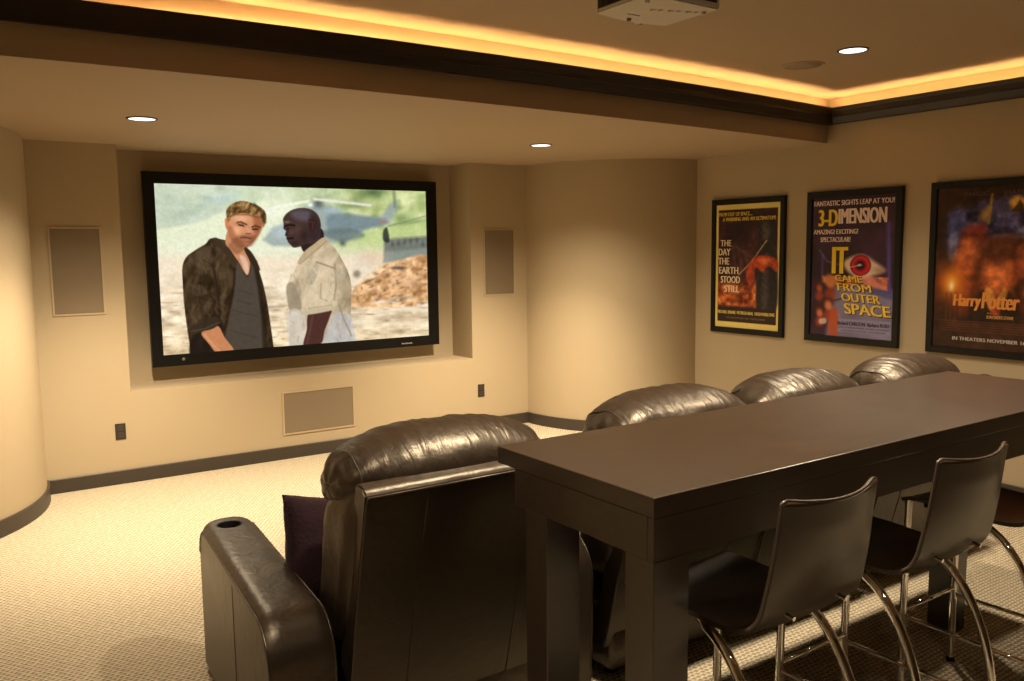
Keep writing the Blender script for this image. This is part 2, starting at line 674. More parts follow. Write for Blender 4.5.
class Art:
    """a small painter: colours of a flat picture on a grid of points with picture coordinates X, Y"""

    def __init__(s, X, Y, px):
        s.X, s.Y, s.px = X, Y, px
        s.C = np.zeros(X.shape + (3,))

    def mask(s, pts, soft=0.0, smooth=True):
        P = spline(pts) if smooth else np.array(pts, float)
        m = np.zeros(s.X.shape, bool)
        d = np.full(s.X.shape, 1e9)
        pad = soft * 2 + s.px * 2
        bb = (s.X > P[:, 0].min() - pad) & (s.X < P[:, 0].max() + pad) & (s.Y > P[:, 1].min() - pad) & (s.Y < P[:, 1].max() + pad)
        x, y = s.X[bb], s.Y[bb]
        ins = np.zeros(x.shape, bool)
        dd = np.full(x.shape, 1e9)
        n = len(P)
        for i in range(n):
            x0, y0 = P[i]
            x1, y1 = P[(i + 1) % n]
            c = ((y0 > y) != (y1 > y)) & (x < (x1 - x0) * (y - y0) / (y1 - y0 + 1e-12) + x0)
            ins ^= c
            ex, ey = x1 - x0, y1 - y0
            u = np.clip(((x - x0) * ex + (y - y0) * ey) / (ex * ex + ey * ey + 1e-12), 0, 1)
            dd = np.minimum(dd, np.hypot(x - x0 - u * ex, y - y0 - u * ey))
        w = max(soft, s.px * .5)
        out = np.zeros(s.X.shape)
        sd = np.where(ins, dd, -dd)
        out[bb] = np.clip(.5 + sd / (2 * w), 0, 1)
        return out

    def put(s, m, col, a=1.0):
        m = (m * a)[..., None]
        s.C = s.C * (1 - m) + np.asarray(col, float) * m

    def poly(s, pts, col, soft=0.0, a=1.0, smooth=True):
        m = s.mask(pts, soft, smooth)
        s.put(m, col, a)
        return m

    def blob(s, cx, cy, rx, ry, col, a=1.0, rot=0.0, hard=1.0):
        c, si = math.cos(rot), math.sin(rot)
        u = ((s.X - cx) * c + (s.Y - cy) * si) / rx
        v = (-(s.X - cx) * si + (s.Y - cy) * c) / ry
        s.put(np.exp(-(u * u + v * v) ** hard), col, a)

    def line(s, pts, w, col, a=1.0, soft=0.0):
        d = np.full(s.X.shape, 1e9)
        for (x0, y0), (x1, y1) in zip(pts[:-1], pts[1:]):
            ex, ey = x1 - x0, y1 - y0
            u = np.clip(((s.X - x0) * ex + (s.Y - y0) * ey) / (ex * ex + ey * ey + 1e-12), 0, 1)
            d = np.minimum(d, np.hypot(s.X - x0 - u * ex, s.Y - y0 - u * ey))
        f = max(soft, s.px * .5)
        s.put(np.clip(.5 + (w / 2 - d) / (2 * f), 0, 1), col, a)


def homography(src, dst):
    A, B = [], []
    for (x, y), (u, v) in zip(src, dst):
        A += [[x, y, 1, 0, 0, 0, -u * x, -u * y], [0, 0, 0, x, y, 1, -v * x, -v * y]]
        B += [u, v]
    h = np.linalg.solve(np.array(A, float), np.array(B, float))
    return np.append(h, 1).reshape(3, 3)


def picture(name, parent, origin, du, dv, C, material):
    """a flat grid of the picture's colours: origin = top left, du / dv = full width and height vectors"""
    H, W = C.shape[:2]
    o, du, dv = (np.array(v, float) for v in (origin, du, dv))
    o = o - np.array(wloc(parent))
    uu, vv = np.meshgrid(np.linspace(0, 1, W), np.linspace(0, 1, H))
    co = o + uu[..., None] * du + vv[..., None] * dv
    me = bpy.data.meshes.new(name)
    idx = np.arange(H * W).reshape(H, W)
    q = np.stack([idx[:-1, :-1], idx[1:, :-1], idx[1:, 1:], idx[:-1, 1:]], -1).reshape(-1, 4)
    me.vertices.add(H * W)
    me.vertices.foreach_set('co', co.reshape(-1))
    me.loops.add(q.size)
    me.loops.foreach_set('vertex_index', q.reshape(-1).astype(np.int32))
    me.polygons.add(len(q))
    me.polygons.foreach_set('loop_start', np.arange(0, q.size, 4, dtype=np.int32))
    me.update(calc_edges=True)
    ca = me.color_attributes.new('picture', 'FLOAT_COLOR', 'POINT')
    rgba = np.ones((H * W, 4), np.float32)
    rgba[:, :3] = lin(np.clip(C, 0, 255)).reshape(-1, 3)
    ca.data.foreach_set('color', rgba.reshape(-1))
    me.materials.append(material)
    ob = bpy.data.objects.new(name, me)
    COL.objects.link(ob)
    ob.parent = parent
    return ob


def print_mat(name, rough=.35):
    m = mat(name, (1, 1, 1), rough, spec=.25)
    a = N(m, 'ShaderNodeAttribute')
    a.attribute_name = 'picture'
    L(m, a.outputs['Color'], m.node_tree.nodes['Principled BSDF'].inputs['Base Color'])
    return m


def frame_ring(bm, axis, c0, c1, a0, a1, w, t0, t1, bev=.003):
    """four mitred bars; axis 1: plane x-z at y t0..t1, axis 0: plane y-z at x t0..t1"""
    outer = [(c0, a0), (c1, a0), (c1, a1), (c0, a1)]
    inner = [(c0 + w, a0 + w), (c1 - w, a0 + w), (c1 - w, a1 - w), (c0 + w, a1 - w)]
    for i in range(4):
        j = (i + 1) % 4
        add_prism(bm, [outer[i], outer[j], inner[j], inner[i]], axis, t0, t1)
    bmesh.ops.remove_doubles(bm, verts=bm.verts, dist=1e-5)
    return bm


# ------------------------------------------------------------------ television
TY = .25
TX0, TX1, TZ0, TZ1 = .322, 2.782, .787, 2.246
IX0, IX1, IZ0, IZ1 = .402, 2.682, .874, 2.159
t = thing('television', 'huge wide black-framed television showing two men in a field, in the wall recess', 'television', ((TX0 + TX1) / 2, .30, TZ0))
b = BM()
add_box(b, (TX0 + .02, TY + .02, TZ0 + .02), (TX1 - .02, RD - .002, TZ1 - .02), .01)
obj('back_case', b, M['black'], t)
b = BM()
outer = [(TX0, TZ0), (TX1, TZ0), (TX1, TZ1), (TX0, TZ1)]
inner = [(IX0, IZ0), (IX1, IZ0), (IX1, IZ1), (IX0, IZ1)]
for i in range(4):
    j = (i + 1) % 4
    add_prism(b, [outer[i], outer[j], inner[j], inner[i]], 1, TY - .012, TY + .03)
bmesh.ops.remove_doubles(b, verts=b.verts, dist=1e-5)
obj('bezel', b, M['black'], t)
# brand mark and sensor on the lower bezel
b = BM()
for k in range(9):
    add_box(b, (2.402 + k * .0115, TY - .0145, .812), (2.411 + k * .0115, TY - .0115, .826 if k in (0, 4) else .822), .001, 1)
obj('brand_mark', b, mat('grey_brand_mark', (.33, .32, .30), .4), t)
b = BM()
add_lathe(b, [(.0005, 0), (.011, .001), (.013, .004)], (0, 0, 0), 16)
bmesh.ops.rotate(b, verts=b.verts, cent=(0, 0, 0), matrix=Matrix.Rotation(PI / 2, 3, 'X'))
bmesh.ops.translate(b, verts=b.verts, vec=(.545, TY - .010, .834))
obj('remote_sensor', b, mat('sensor_grey', (.22, .20, .18), .3), t, True)


def still():
    W, H = 440, 248
    u, v = np.meshgrid(np.linspace(0, 1, W), np.linspace(0, 1, H))
    Hm = homography([(0, 0), (1, 0), (1, 1), (0, 1)], [(155, 184), (426, 191), (428.5, 336), (162, 354.5)])
    d = Hm[2, 0] * u + Hm[2, 1] * v + 1
    X, Y = (Hm[0, 0] * u + Hm[0, 1] * v + Hm[0, 2]) / d, (Hm[1, 0] * u + Hm[1, 1] * v + Hm[1, 2]) / d
    A = Art(X, Y, .62)
    n1, n2, n3 = fbm(X, Y, 14, 1), fbm(X, Y * 2.5, 16, 5), fbm(X, Y, 6, 9)
    rt = np.clip((X - 240) / 150, 0, 1)[..., None]
    # far hillside: hazy left, green right
    hz = np.array([206, 214, 192]) * (1 - rt) + np.array([190, 202, 146]) * rt
    A.C = hz + (n1 - .5)[..., None] * (np.array([26, 24, 30]) * (1 - rt) + np.array([120, 100, 110]) * rt)
    A.blob(182, 212, 34, 13, (178, 191, 172), .75, -.25)
    A.blob(205, 203, 20, 7, (168, 184, 168), .6, -.3)
    A.blob(170, 192, 14, 5, (196, 208, 190), .6)
    A.blob(250, 196, 14, 5, (196, 210, 168), .6)
    A.blob(225, 198, 16, 5, (180, 205, 205), .6, -.2)
    for q in range(50):
        A.blob(156 + _rng.random() * 90, 186 + _rng.random() * 30, 2 + _rng.random() * 5, 1.5 + _rng.random() * 3, [(190, 202, 178), (218, 224, 204), (170, 184, 160), (206, 216, 182)][q % 4], .4)
    A.poly([(150, 234), (200, 222), (235, 208), (290, 202), (300, 250), (150, 262)], (226, 231, 200), 1.6, .92)
    A.blob(270, 214, 26, 5, (238, 240, 222), .7, -.08)
    for k in range(42):
        x, y = 345 + _rng.random() * 85, 188 + _rng.random() * 40
        A.blob(x, y, 3 + _rng.random() * 6, 2 + _rng.random() * 4, [(96, 118, 62), (205, 215, 150), (132, 152, 84), (226, 226, 170)][k % 4], .5)
    A.blob(372, 192, 12, 5, (78, 98, 66), .8)
    A.blob(356, 205, 14, 4, (110, 128, 74), .7)
    A.poly([(335, 236), (380, 228), (430, 219), (430, 250), (330, 256)], (190, 205, 140), 3, .8)
    A.blob(412, 222, 18, 2.2, (120, 140, 90), .6, -.15)
    # the ground
    g = np.clip((Y - 236 - (X - 150) * .02) / 16, 0, 1)
    base = np.array([236, 220, 194]) * np.ones(X.shape + (1,))
    base = base + ((n2 - .5) * np.clip((Y - 262) / 40, 0, 1))[..., None] * np.array([110, 112, 112])
    base = base - np.clip((Y - 290) / 60, 0, 1)[..., None] * np.array([18, 26, 40]) * .8
    gg = (g * np.clip((Y - 240) / 20, .0, 1))[..., None]
    A.C = A.C * (1 - gg) + base * gg
    A.blob(235, 250, 120, 7, (226, 231, 208), .65)
    for k in range(60):
        x, y = 165 + _rng.random() * 262, 285 + _rng.random() * 65
        A.blob(x, y, 5 + _rng.random() * 9, .8 + _rng.random() * 1.2, [(178, 156, 124), (246, 230, 206), (160, 142, 116), (232, 206, 170)][k % 4], .5)
    # helicopter, out of focus
    A.poly([(262, 240), (272, 228), (290, 221), (303, 208), (314, 203), (330, 206), (345, 215), (380, 217), (391, 203), (399, 200), (396, 212), (389, 224), (368, 228),
            (352, 237), (345, 242), (300, 246), (272, 246)], (154, 165, 162), 2.0, .88, False)
    A.poly([(330, 214), (380, 218), (384, 224), (352, 232), (330, 234)], (112, 130, 138), 2.0, .7)
    A.poly([(318, 232), (350, 228), (364, 236), (340, 241)], (104, 118, 118), 1.8, .7)
    A.blob(285, 232, 14, 7, (190, 205, 212), .7)
    A.blob(332, 210, 12, 3, (168, 188, 206), .6)
    A.blob(318, 203, 5, 5, (82, 88, 88), .8)
    A.blob(310, 205, 2.4, 2, (246, 248, 246), 1)
    A.blob(342, 243, 3.5, 3.5, (80, 88, 84), .8)
    A.blob(383, 222, 3, 1.6, (196, 110, 92), .7)
    A.line([(262, 210), (308, 201)], 2.6, (238, 240, 222), .9, 1)
    A.line([(314, 199), (370, 205)], 2.8, (226, 224, 214), .9, 1)
    A.line([(394, 190), (395, 206)], 3, (120, 134, 110), .7, 1)
    A.line([(388, 226), (425, 216)], 1.5, (100, 116, 92), .5, 1)
    # vehicle and a bystander
    A.poly([(384, 240), (396, 238), (428, 236), (430, 260), (383, 262)], (108, 112, 108), 1.5, .9, False)
    for q in range(14):
        A.blob(386 + q * 3.1, 240 + (q * 7 % 5), 2, 2.6, [(70, 74, 72), (140, 140, 132)][q % 2], .5)
    A.poly([(384, 252), (428, 248), (430, 262), (383, 263)], (142, 150, 142), 2, .85, False)
    A.blob(366, 262, 12, 9, (214, 206, 192), .6)
    A.line([(392, 238), (426, 236)], 1.5, (160, 156, 120), .6, 1)
    A.poly([(383, 240), (383, 231), (386, 227), (388, 231), (389, 242)], (58, 62, 54), 1, .9)
    # heap of earth
    A.blob(372, 258, 14, 8, (222, 190, 160), .6)
    m = A.mask([(348, 306), (354, 288), (366, 276), (384, 265), (400, 260), (430, 257), (436, 300), (400, 307)], 1.5)
    dirt = np.array([214, 170, 124]) + (n3 - .5)[..., None] * np.array([150, 150, 140])
    A.C = A.C * (1 - m[..., None]) + dirt * m[..., None]
    for (x, y, rx, ry, c, ro) in ((398, 268, 9, 2, (96, 84, 78), 0), (387, 275, 3, 2, (120, 100, 88), 0), (370, 276, 12, 2, (238, 226, 200), -.45), (356, 274, 4, 4, (128, 118, 98), 0),
                                  (368, 281, 8, 1.2, (130, 112, 84), -.4), (398, 300, 15, 2.6, (150, 136, 116), -.2), (380, 302, 10, 2, (238, 226, 206), -.1), (414, 284, 5, 4, (150, 112, 84), 0),
                                  (424, 305, 8, 2.4, (246, 236, 220), 0), (362, 322, 16, 2, (238, 224, 200), 0), (392, 310, 18, 1.5, (240, 222, 196), -.05), (403, 280, 14, 7, (226, 184, 142), 0)):
        A.blob(x, y, rx, ry, c, .85, ro, 1.5)

    for q in range(150):
        x = 350 + _rng.random() * 80
        y = 262 + _rng.random() * 44
        mm = np.interp(x, [350, 366, 384, 400, 430], [296, 278, 267, 262, 259])
        if y > mm:
            A.blob(x, y, .8 + _rng.random() * 2.6, .6 + _rng.random() * 1.3, [(150, 106, 70), (236, 204, 166), (120, 90, 66), (226, 178, 130), (196, 150, 106)][q % 5], .65, -.3)
    for q in range(170):
        x, y = 160 + _rng.random() * 268, 296 + _rng.random() * 56
        A.blob(x, y, 1 + _rng.random() * 5, .4 + _rng.random() * .8, [(164, 138, 104), (246, 232, 210), (190, 164, 128), (140, 118, 92)][q % 4], .5)
    # --- the man on the left
    sh = [(212, 238), (205, 244), (195, 250), (186, 257), (182, 268), (182.5, 290), (183.5, 306), (186, 328), (188, 343), (189, 356), (190, 362), (268, 362), (272, 354), (271.2, 343), (269, 325), (266, 304), (262, 284),
          (257, 268), (251, 256), (244, 248), (232, 242)]
    m = A.mask(sh, .3)
    fold = fbm(X * 1.4 + Y * .5, Y * .7 - X * .3, 9, 21)
    shirt = np.array([70, 56, 40]) + (fold - .5)[..., None] * np.array([76, 66, 52])
    A.C = A.C * (1 - m[..., None]) + shirt * m[..., None]
    A.poly([(236, 262), (243, 274), (248, 276), (252, 262), (257, 284), (259, 302), (261, 356), (222, 356), (224, 334), (231, 304), (234, 280)], (86, 76, 66), .8, .95)
    for (x0, y0, x1, y1) in ((238, 290, 252, 294), (232, 310, 255, 316), (228, 330, 256, 338), (236, 300, 250, 304)):
        A.line([(x0, y0), (x1, y1)], 1.2, (66, 58, 50), .6, 1)
    A.line([(234, 268), (233, 284), (229, 304), (223, 330)], 2.2, (44, 36, 28), .7, 1)
    A.line([(254, 262), (259, 290), (262, 320), (263, 350)], 4.5, (46, 38, 30), .7, 1.2)
    A.line([(212, 262), (217, 290), (218, 316)], 2.4, (50, 40, 31), .65, 1)
    A.line([(216, 262), (221, 286), (221, 318)], 1.6, (98, 84, 66), .5, 1)
    A.poly([(192, 286), (203, 285), (204, 294), (193, 295)], (92, 78, 60), .6, .6)
    A.poly([(195, 252), (208, 246), (212, 262), (196, 266)], (102, 86, 66), 2, .6)
    A.poly([(192, 333), (199, 329), (219, 322), (222, 340), (228, 352), (190, 356)], (40, 34, 30), 1, .8)
    A.poly([(200, 333), (208, 328), (217, 326), (223, 337), (232, 351), (217, 354), (207, 343)], (196, 134, 94), .5, 1)
    A.line([(203, 334), (212, 345), (220, 353)], 1.6, (226, 168, 124), .6, 1)
    A.poly([(189, 327), (200, 322), (214, 316), (220, 321), (212, 328), (201, 331), (191, 334)], (66, 55, 43), .5, 1)
    A.line([(190, 331), (204, 328), (217, 322)], 1, (98, 84, 66), .7)
    for q in range(60):                          # creases of the dark shirt
        x, y = 186 + _rng.random() * 34, 256 + _rng.random() * 66
        an = 1.2 + (_rng.random() - .5) * 1.6
        l_ = 3 + _rng.random() * 7
        A.line([(x, y), (x + l_ * math.cos(an), y + l_ * math.sin(an))], .9 + _rng.random(), [(48, 38, 28), (104, 88, 66), (58, 46, 34)][q % 3], .4, .8)
    # neck and chest, head
    A.poly([(228, 230), (225, 243), (231, 252), (238, 262), (244, 273), (247, 274), (249, 262), (243, 247), (250, 238), (238, 232)], (196, 140, 104), .5, 1)
    A.poly([(239, 256), (245, 258), (248, 270), (245, 273)], (226, 190, 168), .8, .8)
    A.poly([(228, 246), (236, 254), (247, 246), (246, 240), (234, 240)], (136, 88, 62), 1.2, .55)
    head = [(228, 214), (226.5, 224), (228.5, 234), (234, 243), (240, 247.5), (246, 247.5), (252, 243), (258, 235), (262, 226), (263.5, 216), (258, 207), (245, 204), (233, 207)]
    A.poly(head, (206, 146, 108), .5, 1)
    A.poly([(227.5, 226), (233, 228), (238, 238), (244, 245), (240, 248), (233, 243.5), (228.5, 235)], (160, 100, 68), 1.4, .7)
    A.poly([(253, 214), (264, 216), (262, 227), (257, 237), (250, 246), (249, 238), (253, 230)], (150, 92, 64), 1.8, .75)
    A.blob(240, 218.5, 8, 3.6, (232, 178, 142), .8, .12)
    A.blob(236.5, 230, 4, 4.5, (236, 178, 138), .75)
    A.blob(249.5, 229.5, 2, 4, (232, 180, 146), .8, -.15)
    A.blob(253, 234, 2.4, 2.4, (196, 134, 98), .6)
    A.poly([(224.6, 220), (227.5, 218), (228.6, 224), (227.6, 229), (225.6, 228)], (206, 128, 92), .4, 1)
    A.poly([(231.5, 239), (236, 237.5), (240.5, 235), (246, 234.6), (252, 236), (256, 236), (251, 243.5), (246, 247.8), (240, 248), (235, 244.6)], (126, 84, 60), 1.4, .62)
    A.blob(245.5, 243.4, 2.6, 1.5, (176, 120, 88), .6)
    A.blob(241, 224.4, 5.2, 1.9, (140, 90, 64), .7, .1)
    A.blob(255, 228.4, 4, 1.9, (122, 76, 54), .7, .05)
    A.line([(236.6, 222.6), (240.5, 221.8), (246, 224.6)], 1.5, (96, 62, 42), .9, .5)
    A.line([(251.4, 227.0), (255, 225.6), (259.6, 227.4)], 1.5, (86, 54, 38), .9, .5)
    A.line([(238.4, 225), (243.8, 226)], 1.3, (52, 42, 38), .95, .4)
    A.line([(252, 229.3), (257, 229.3)], 1.3, (48, 38, 34), .95, .4)
    A.blob(244.6, 225.6, .9, .6, (210, 190, 176), .7)
    A.line([(248.4, 227), (250.6, 232), (247.2, 233.6)], 1.3, (168, 108, 80), .5, .7)
    A.line([(245.6, 233.6), (250.2, 233.8)], 1.2, (112, 64, 48), .8, .5)
    A.line([(240.4, 237.6), (245, 237.2), (250, 238.6)], 1.3, (112, 62, 52), .95, .45)
    A.line([(242, 239.6), (246, 239.9), (249, 240)], 1.2, (186, 112, 94), .8, .5)
    hair = [(226.6, 219), (226, 212), (229, 206.5), (235, 202.5), (242, 201), (250, 202.6), (258, 206), (264, 210.5), (266, 217), (264.5, 224), (262.5, 227), (262, 220), (258.5, 216.5), (253, 215), (247, 213.5),
            (241, 213), (236, 214.5), (231.5, 216), (229.5, 221), (228, 222)]
    m = A.mask(hair, .4)
    hc = np.array([128, 98, 60]) + (fbm(X * 1.3 + Y * .6, Y * .8, 3.2, 31) - .5)[..., None] * np.array([190, 165, 125])
    A.C = A.C * (1 - m[..., None]) + hc * m[..., None]
    A.line([(254, 205), (262, 212), (264, 222)], 3.4, (70, 52, 34), .7, 1.2)
    A.line([(229, 217), (236, 214.5), (247, 214.5), (258, 217.5)], 1.6, (96, 68, 42), .6, .9)
    A.blob(238, 206, 4, 2, (196, 164, 112), .55, -.3)
    A.line([(232, 212), (238, 207)], 2, (74, 56, 36), .6, 1)
    # collar
    A.poly([(212, 239), (217, 238), (224, 244), (230, 250), (236, 262), (233, 268), (226, 256), (218, 247)], (72, 58, 44), .5, 1)
    A.poly([(244, 248), (249, 250), (255, 259), (259, 270), (252, 266)], (62, 50, 38), .5, 1)

    # --- the man on the right
    sh2 = [(322, 237), (312, 244), (303, 252), (298, 262), (293, 271), (287, 282), (285.5, 296), (287, 312), (287.5, 330), (288, 346), (289, 356), (346, 354), (349.6, 346), (349.6, 335), (349.8, 320), (349.8, 306), (350.5, 288), (348, 274),
           (342, 261), (334, 248)]
    m = A.mask(sh2, .3)
    fold2 = fbm(X * 1.2 + Y * .4, Y * .6, 10, 41)
    s2 = np.array([198, 180, 150]) + (fold2 - .5)[..., None] * np.array([110, 108, 100]) - np.clip((X - 338) / 14, 0, 1)[..., None] * np.array([26, 26, 24])
    A.C = A.C * (1 - m[..., None]) + s2 * m[..., None]
    A.poly([(285, 286), (291, 282), (297, 292), (300, 308), (289, 311), (286, 300)], (150, 136, 114), 1, .8)
    A.poly([(286, 312), (302, 312), (304, 330), (300, 349), (288, 349)], (206, 200, 188), 1, .7)
    A.poly([(331, 318), (340, 312), (350, 318), (352, 345), (322, 348)], (188, 190, 194), 1.2, .7)
    A.poly([(296, 264), (318, 258), (330, 262), (334, 286), (332, 308), (304, 313), (300, 292)], (212, 194, 162), 1, .6)
    A.poly([(315, 262), (318, 266), (313, 282), (307, 285), (304, 280), (311, 268)], (182, 168, 142), .7, .85)
    A.line([(316, 262), (333, 268)], 1.6, (140, 126, 104), .8, .7)
    A.line([(334, 264), (335, 285), (333, 300)], 1.6, (148, 134, 112), .75, .7)
    A.line([(336, 300), (342, 318), (350, 336)], 1.6, (150, 132, 106), .75, .7)
    A.line([(320, 284), (319, 298), (326, 301)], 1.2, (160, 144, 118), .7, .6)
    A.poly([(334, 271), (342, 270), (344, 280), (336, 282)], (178, 164, 140), .7, .7)
    A.line([(304, 309), (330, 305)], 1, (160, 144, 118), .7, .6)
    A.poly([(308, 312), (329, 309.5), (328, 318), (323, 331), (319, 344), (302, 347), (305, 330)], (84, 56, 50), .5, 1)
    A.line([(311, 316), (308, 332), (305, 344)], 2.2, (112, 80, 70), .5, 1)
    A.poly([(302, 311), (331, 306), (330, 310.5), (303, 315)], (196, 180, 150), .5, 1)
    A.poly([(299, 236), (300, 246), (304, 252), (313, 245), (323, 238), (320, 228), (308, 230)], (56, 42, 42), .4, 1)
    head2 = [(282.5, 219), (285, 214.5), (290, 210.6), (297, 208.2), (305, 208), (312, 210), (317.5, 215), (320, 222), (320, 230), (318.5, 238), (312, 243), (305, 244), (299, 246.5), (293, 247.5), (289.5, 244.5),
             (287, 241.5), (286, 238), (284.5, 234), (285.2, 231), (282.8, 228.6), (283, 224.5)]
    A.poly(head2, (74, 57, 52), .4, 1)
    A.poly([(290, 213), (297, 210), (306, 210.6), (311, 215), (306, 221), (295, 219)], (106, 98, 108), 2.6, .7)
    A.blob(297, 229, 4, 5, (98, 74, 66), .6, .2)
    A.blob(304, 236, 5, 6, (50, 36, 36), .6)
    A.poly([(310, 214), (318, 220), (319, 234), (312, 240), (308, 228)], (56, 44, 48), 1.6, .6)
    A.poly([(308.5, 220), (312, 219), (314, 223), (313, 229), (310, 231), (308.6, 226)], (66, 40, 38), .5, .9)
    A.line([(309.5, 221.5), (312.6, 222.5), (311.5, 229)], .9, (100, 66, 60), .7, .4)
    A.line([(284, 226), (289, 224.6), (294, 225.5)], 1.6, (34, 24, 24), .9, .6)
    A.blob(286.5, 222, 3, 1.2, (150, 122, 102), .7)
    A.line([(287, 228), (287.5, 232), (285, 235)], 1.6, (48, 32, 32), .8, .6)
    A.blob(290, 232, 3, 2.5, (104, 78, 72), .6)
    A.line([(286.5, 238.6), (292, 238)], 1.8, (40, 26, 28), .9, .6)
    A.blob(294, 243, 4, 2.5, (50, 36, 36), .6)
    for q in range(46):                          # creases of the pale shirt
        x, y = 289 + _rng.random() * 58, 262 + _rng.random() * 80
        if 304 < x < 328 and y > 308:
            continue
        an = _rng.random() * 1.2 + .9
        l_ = 2 + _rng.random() * 5
        A.line([(x, y), (x + l_ * math.cos(an), y + l_ * math.sin(an))], .9 + _rng.random() * .8, [(168, 150, 122), (226, 214, 190), (150, 134, 110)][q % 3], .45 * float(289 < x < 346), .8)
    A.poly([(322, 237.5), (327, 240), (318, 248), (308, 256), (298, 264), (297, 261), (304, 251), (313, 244)], (186, 166, 132), .5, 1)
    A.line([(326, 241), (312, 253), (299, 264)], 1, (142, 124, 96), .7, .5)
    A.C *= (1 + (fbm(X, Y, 2.2, 77) - .5)[..., None] * .10)
    A.C = (A.C - 128) * 1.1 + 128
    return A.C


scr = bpy.data.materials.new('lit_television_picture')
scr.use_nodes = True
nt = scr.node_tree
nt.nodes.remove(nt.nodes['Principled BSDF'])
e_ = nt.nodes.new('ShaderNodeEmission')
a_ = nt.nodes.new('ShaderNodeAttribute')
a_.attribute_name = 'picture'
nt.links.new(a_.outputs['Color'], e_.inputs['Color'])
nt.links.new(e_.outputs[0], nt.nodes['Material Output'].inputs['Surface'])
e_.inputs['Strength'].default_value = 1.0
picture('screen', t, (IX0, TY + .004, IZ1), (IX1 - IX0, 0, 0), (0, 0, IZ0 - IZ1), still(), scr)

# ------------------------------------------------------------------ speakers and outlets on the screen wall


def wall_speaker(x0, x1, z0, z1, label):
    t = thing('wall_speaker', label, 'speaker', ((x0 + x1) / 2, 0, z0), 'flush speakers in the screen wall')
    f = .012
    b = BM()
    outer = [(x0 - f, z0 - f), (x1 + f, z0 - f), (x1 + f, z1 + f), (x0 - f, z1 + f)]
    inner = [(x0, z0), (x1, z0), (x1, z1), (x0, z1)]
    for i in range(4):
        j = (i + 1) % 4
        add_prism(b, [outer[i], outer[j], inner[j], inner[i]], 1, -.007, 0)
    bmesh.ops.remove_doubles(b, verts=b.verts, dist=1e-5)
    obj('frame', b, M['grille_frame'], t)
    b = BM()
    add_box(b, (x0, -.003, z0), (x1, 0, z1))
    obj('grille', b, M['grille'], t)


wall_speaker(-.332, -.025, 1.236, 1.817, 'upright tan speaker grille on the wall left of the television')
wall_speaker(3.134, 3.446, 1.232, 1.813, 'upright tan speaker grille on the wall right of the television')
wall_speaker(1.230, 1.815, .203, .525, 'wide low tan speaker grille below the television')


def outlet(xc, zc, label):
    t = thing('wall_outlet', label, 'outlet', (xc, 0, zc), 'dark outlets on the screen wall')
    b = BM()
    add_box(b, (xc - .035, -.006, zc - .058), (xc + .035, 0, zc + .058), .003)
    obj('cover_plate', b, M['plate'], t)
    for dz in (-.026, .026):
        b = BM()
        add_box(b, (xc - .017, -.008, zc + dz - .017), (xc + .017, -.004, zc + dz + .017), .003)
        r_ = obj('receptacle', b, mat('receptacle_plastic', (.05, .04, .032), .35), t)
        b = BM()
        for s in (-1, 1):
            add_box(b, (xc + s * .007 - .0015, -.0085, zc + dz - .003), (xc + s * .007 + .0015, -.0075, zc + dz + .009))
        obj('slots', b, M['black'], r_)


outlet(.032, .380, 'small dark outlet on the wall below the left end of the television')
outlet(3.072, .360, 'small dark outlet on the wall right of the television, near the corner')

# ------------------------------------------------------------------ posters
PXF = 4.600                         # front plane of the frames; the wall is at XR


def text_mesh(name, parent, lines, material, x, y0, z1, w, h, lift=.0016):
    """lines: (text, u0, u1, v0, v1[, slant, skew]) fitted to boxes of the sheet whose top left is (y0, z1); one mesh"""
    bm = BM()
    for ln in lines:
        s, u0, u1, v0, v1 = ln[:5]
        slope = ln[5] if len(ln) > 5 else 0.0
        skew = ln[6] if len(ln) > 6 else 0.0
        cu = bpy.data.curves.new('lettering', 'FONT')
        cu.body = s
        bold = ln[7] if len(ln) > 7 else 1
        cu.resolution_u = 3
        o = bpy.data.objects.new('lettering', cu)
        COL.objects.link(o)
        dg = bpy.context.evaluated_depsgraph_get()
        dg.update()
        me = bpy.data.meshes.new_from_object(o.evaluated_get(dg))
        bpy.data.objects.remove(o)
        bpy.data.curves.remove(cu)
        n0 = len(bm.verts)
        reps = 3 if bold else 1
        for q in range(reps):
            bm.from_mesh(me)
        bm.verts.ensure_lookup_table()
        vs = bm.verts[n0:]
        per = len(me.vertices)
        bpy.data.meshes.remove(me)
        X = [v.co.x for v in vs]
        Y = [v.co.y for v in vs]
        xa, xb, ya, yb = min(X), max(X), min(Y), max(Y)
        for i_, v in enumerate(vs):
            k_ = (i_ // per - (reps - 1) / 2) * .05 * (v1 - v0) * h / w
            a = (v.co.x - xa) / (xb - xa)
            c_ = (v.co.y - ya) / (yb - ya)
            u = u0 + (u1 - u0) * a + skew * (c_ - .5) + k_
            vv = v1 + (v0 - v1) * c_ + slope * a
            v.co = Vector((x - lift - (i_ // per) * 3e-4, y0 - u * w, z1 - vv * h))
    return obj(name, bm, material, parent)


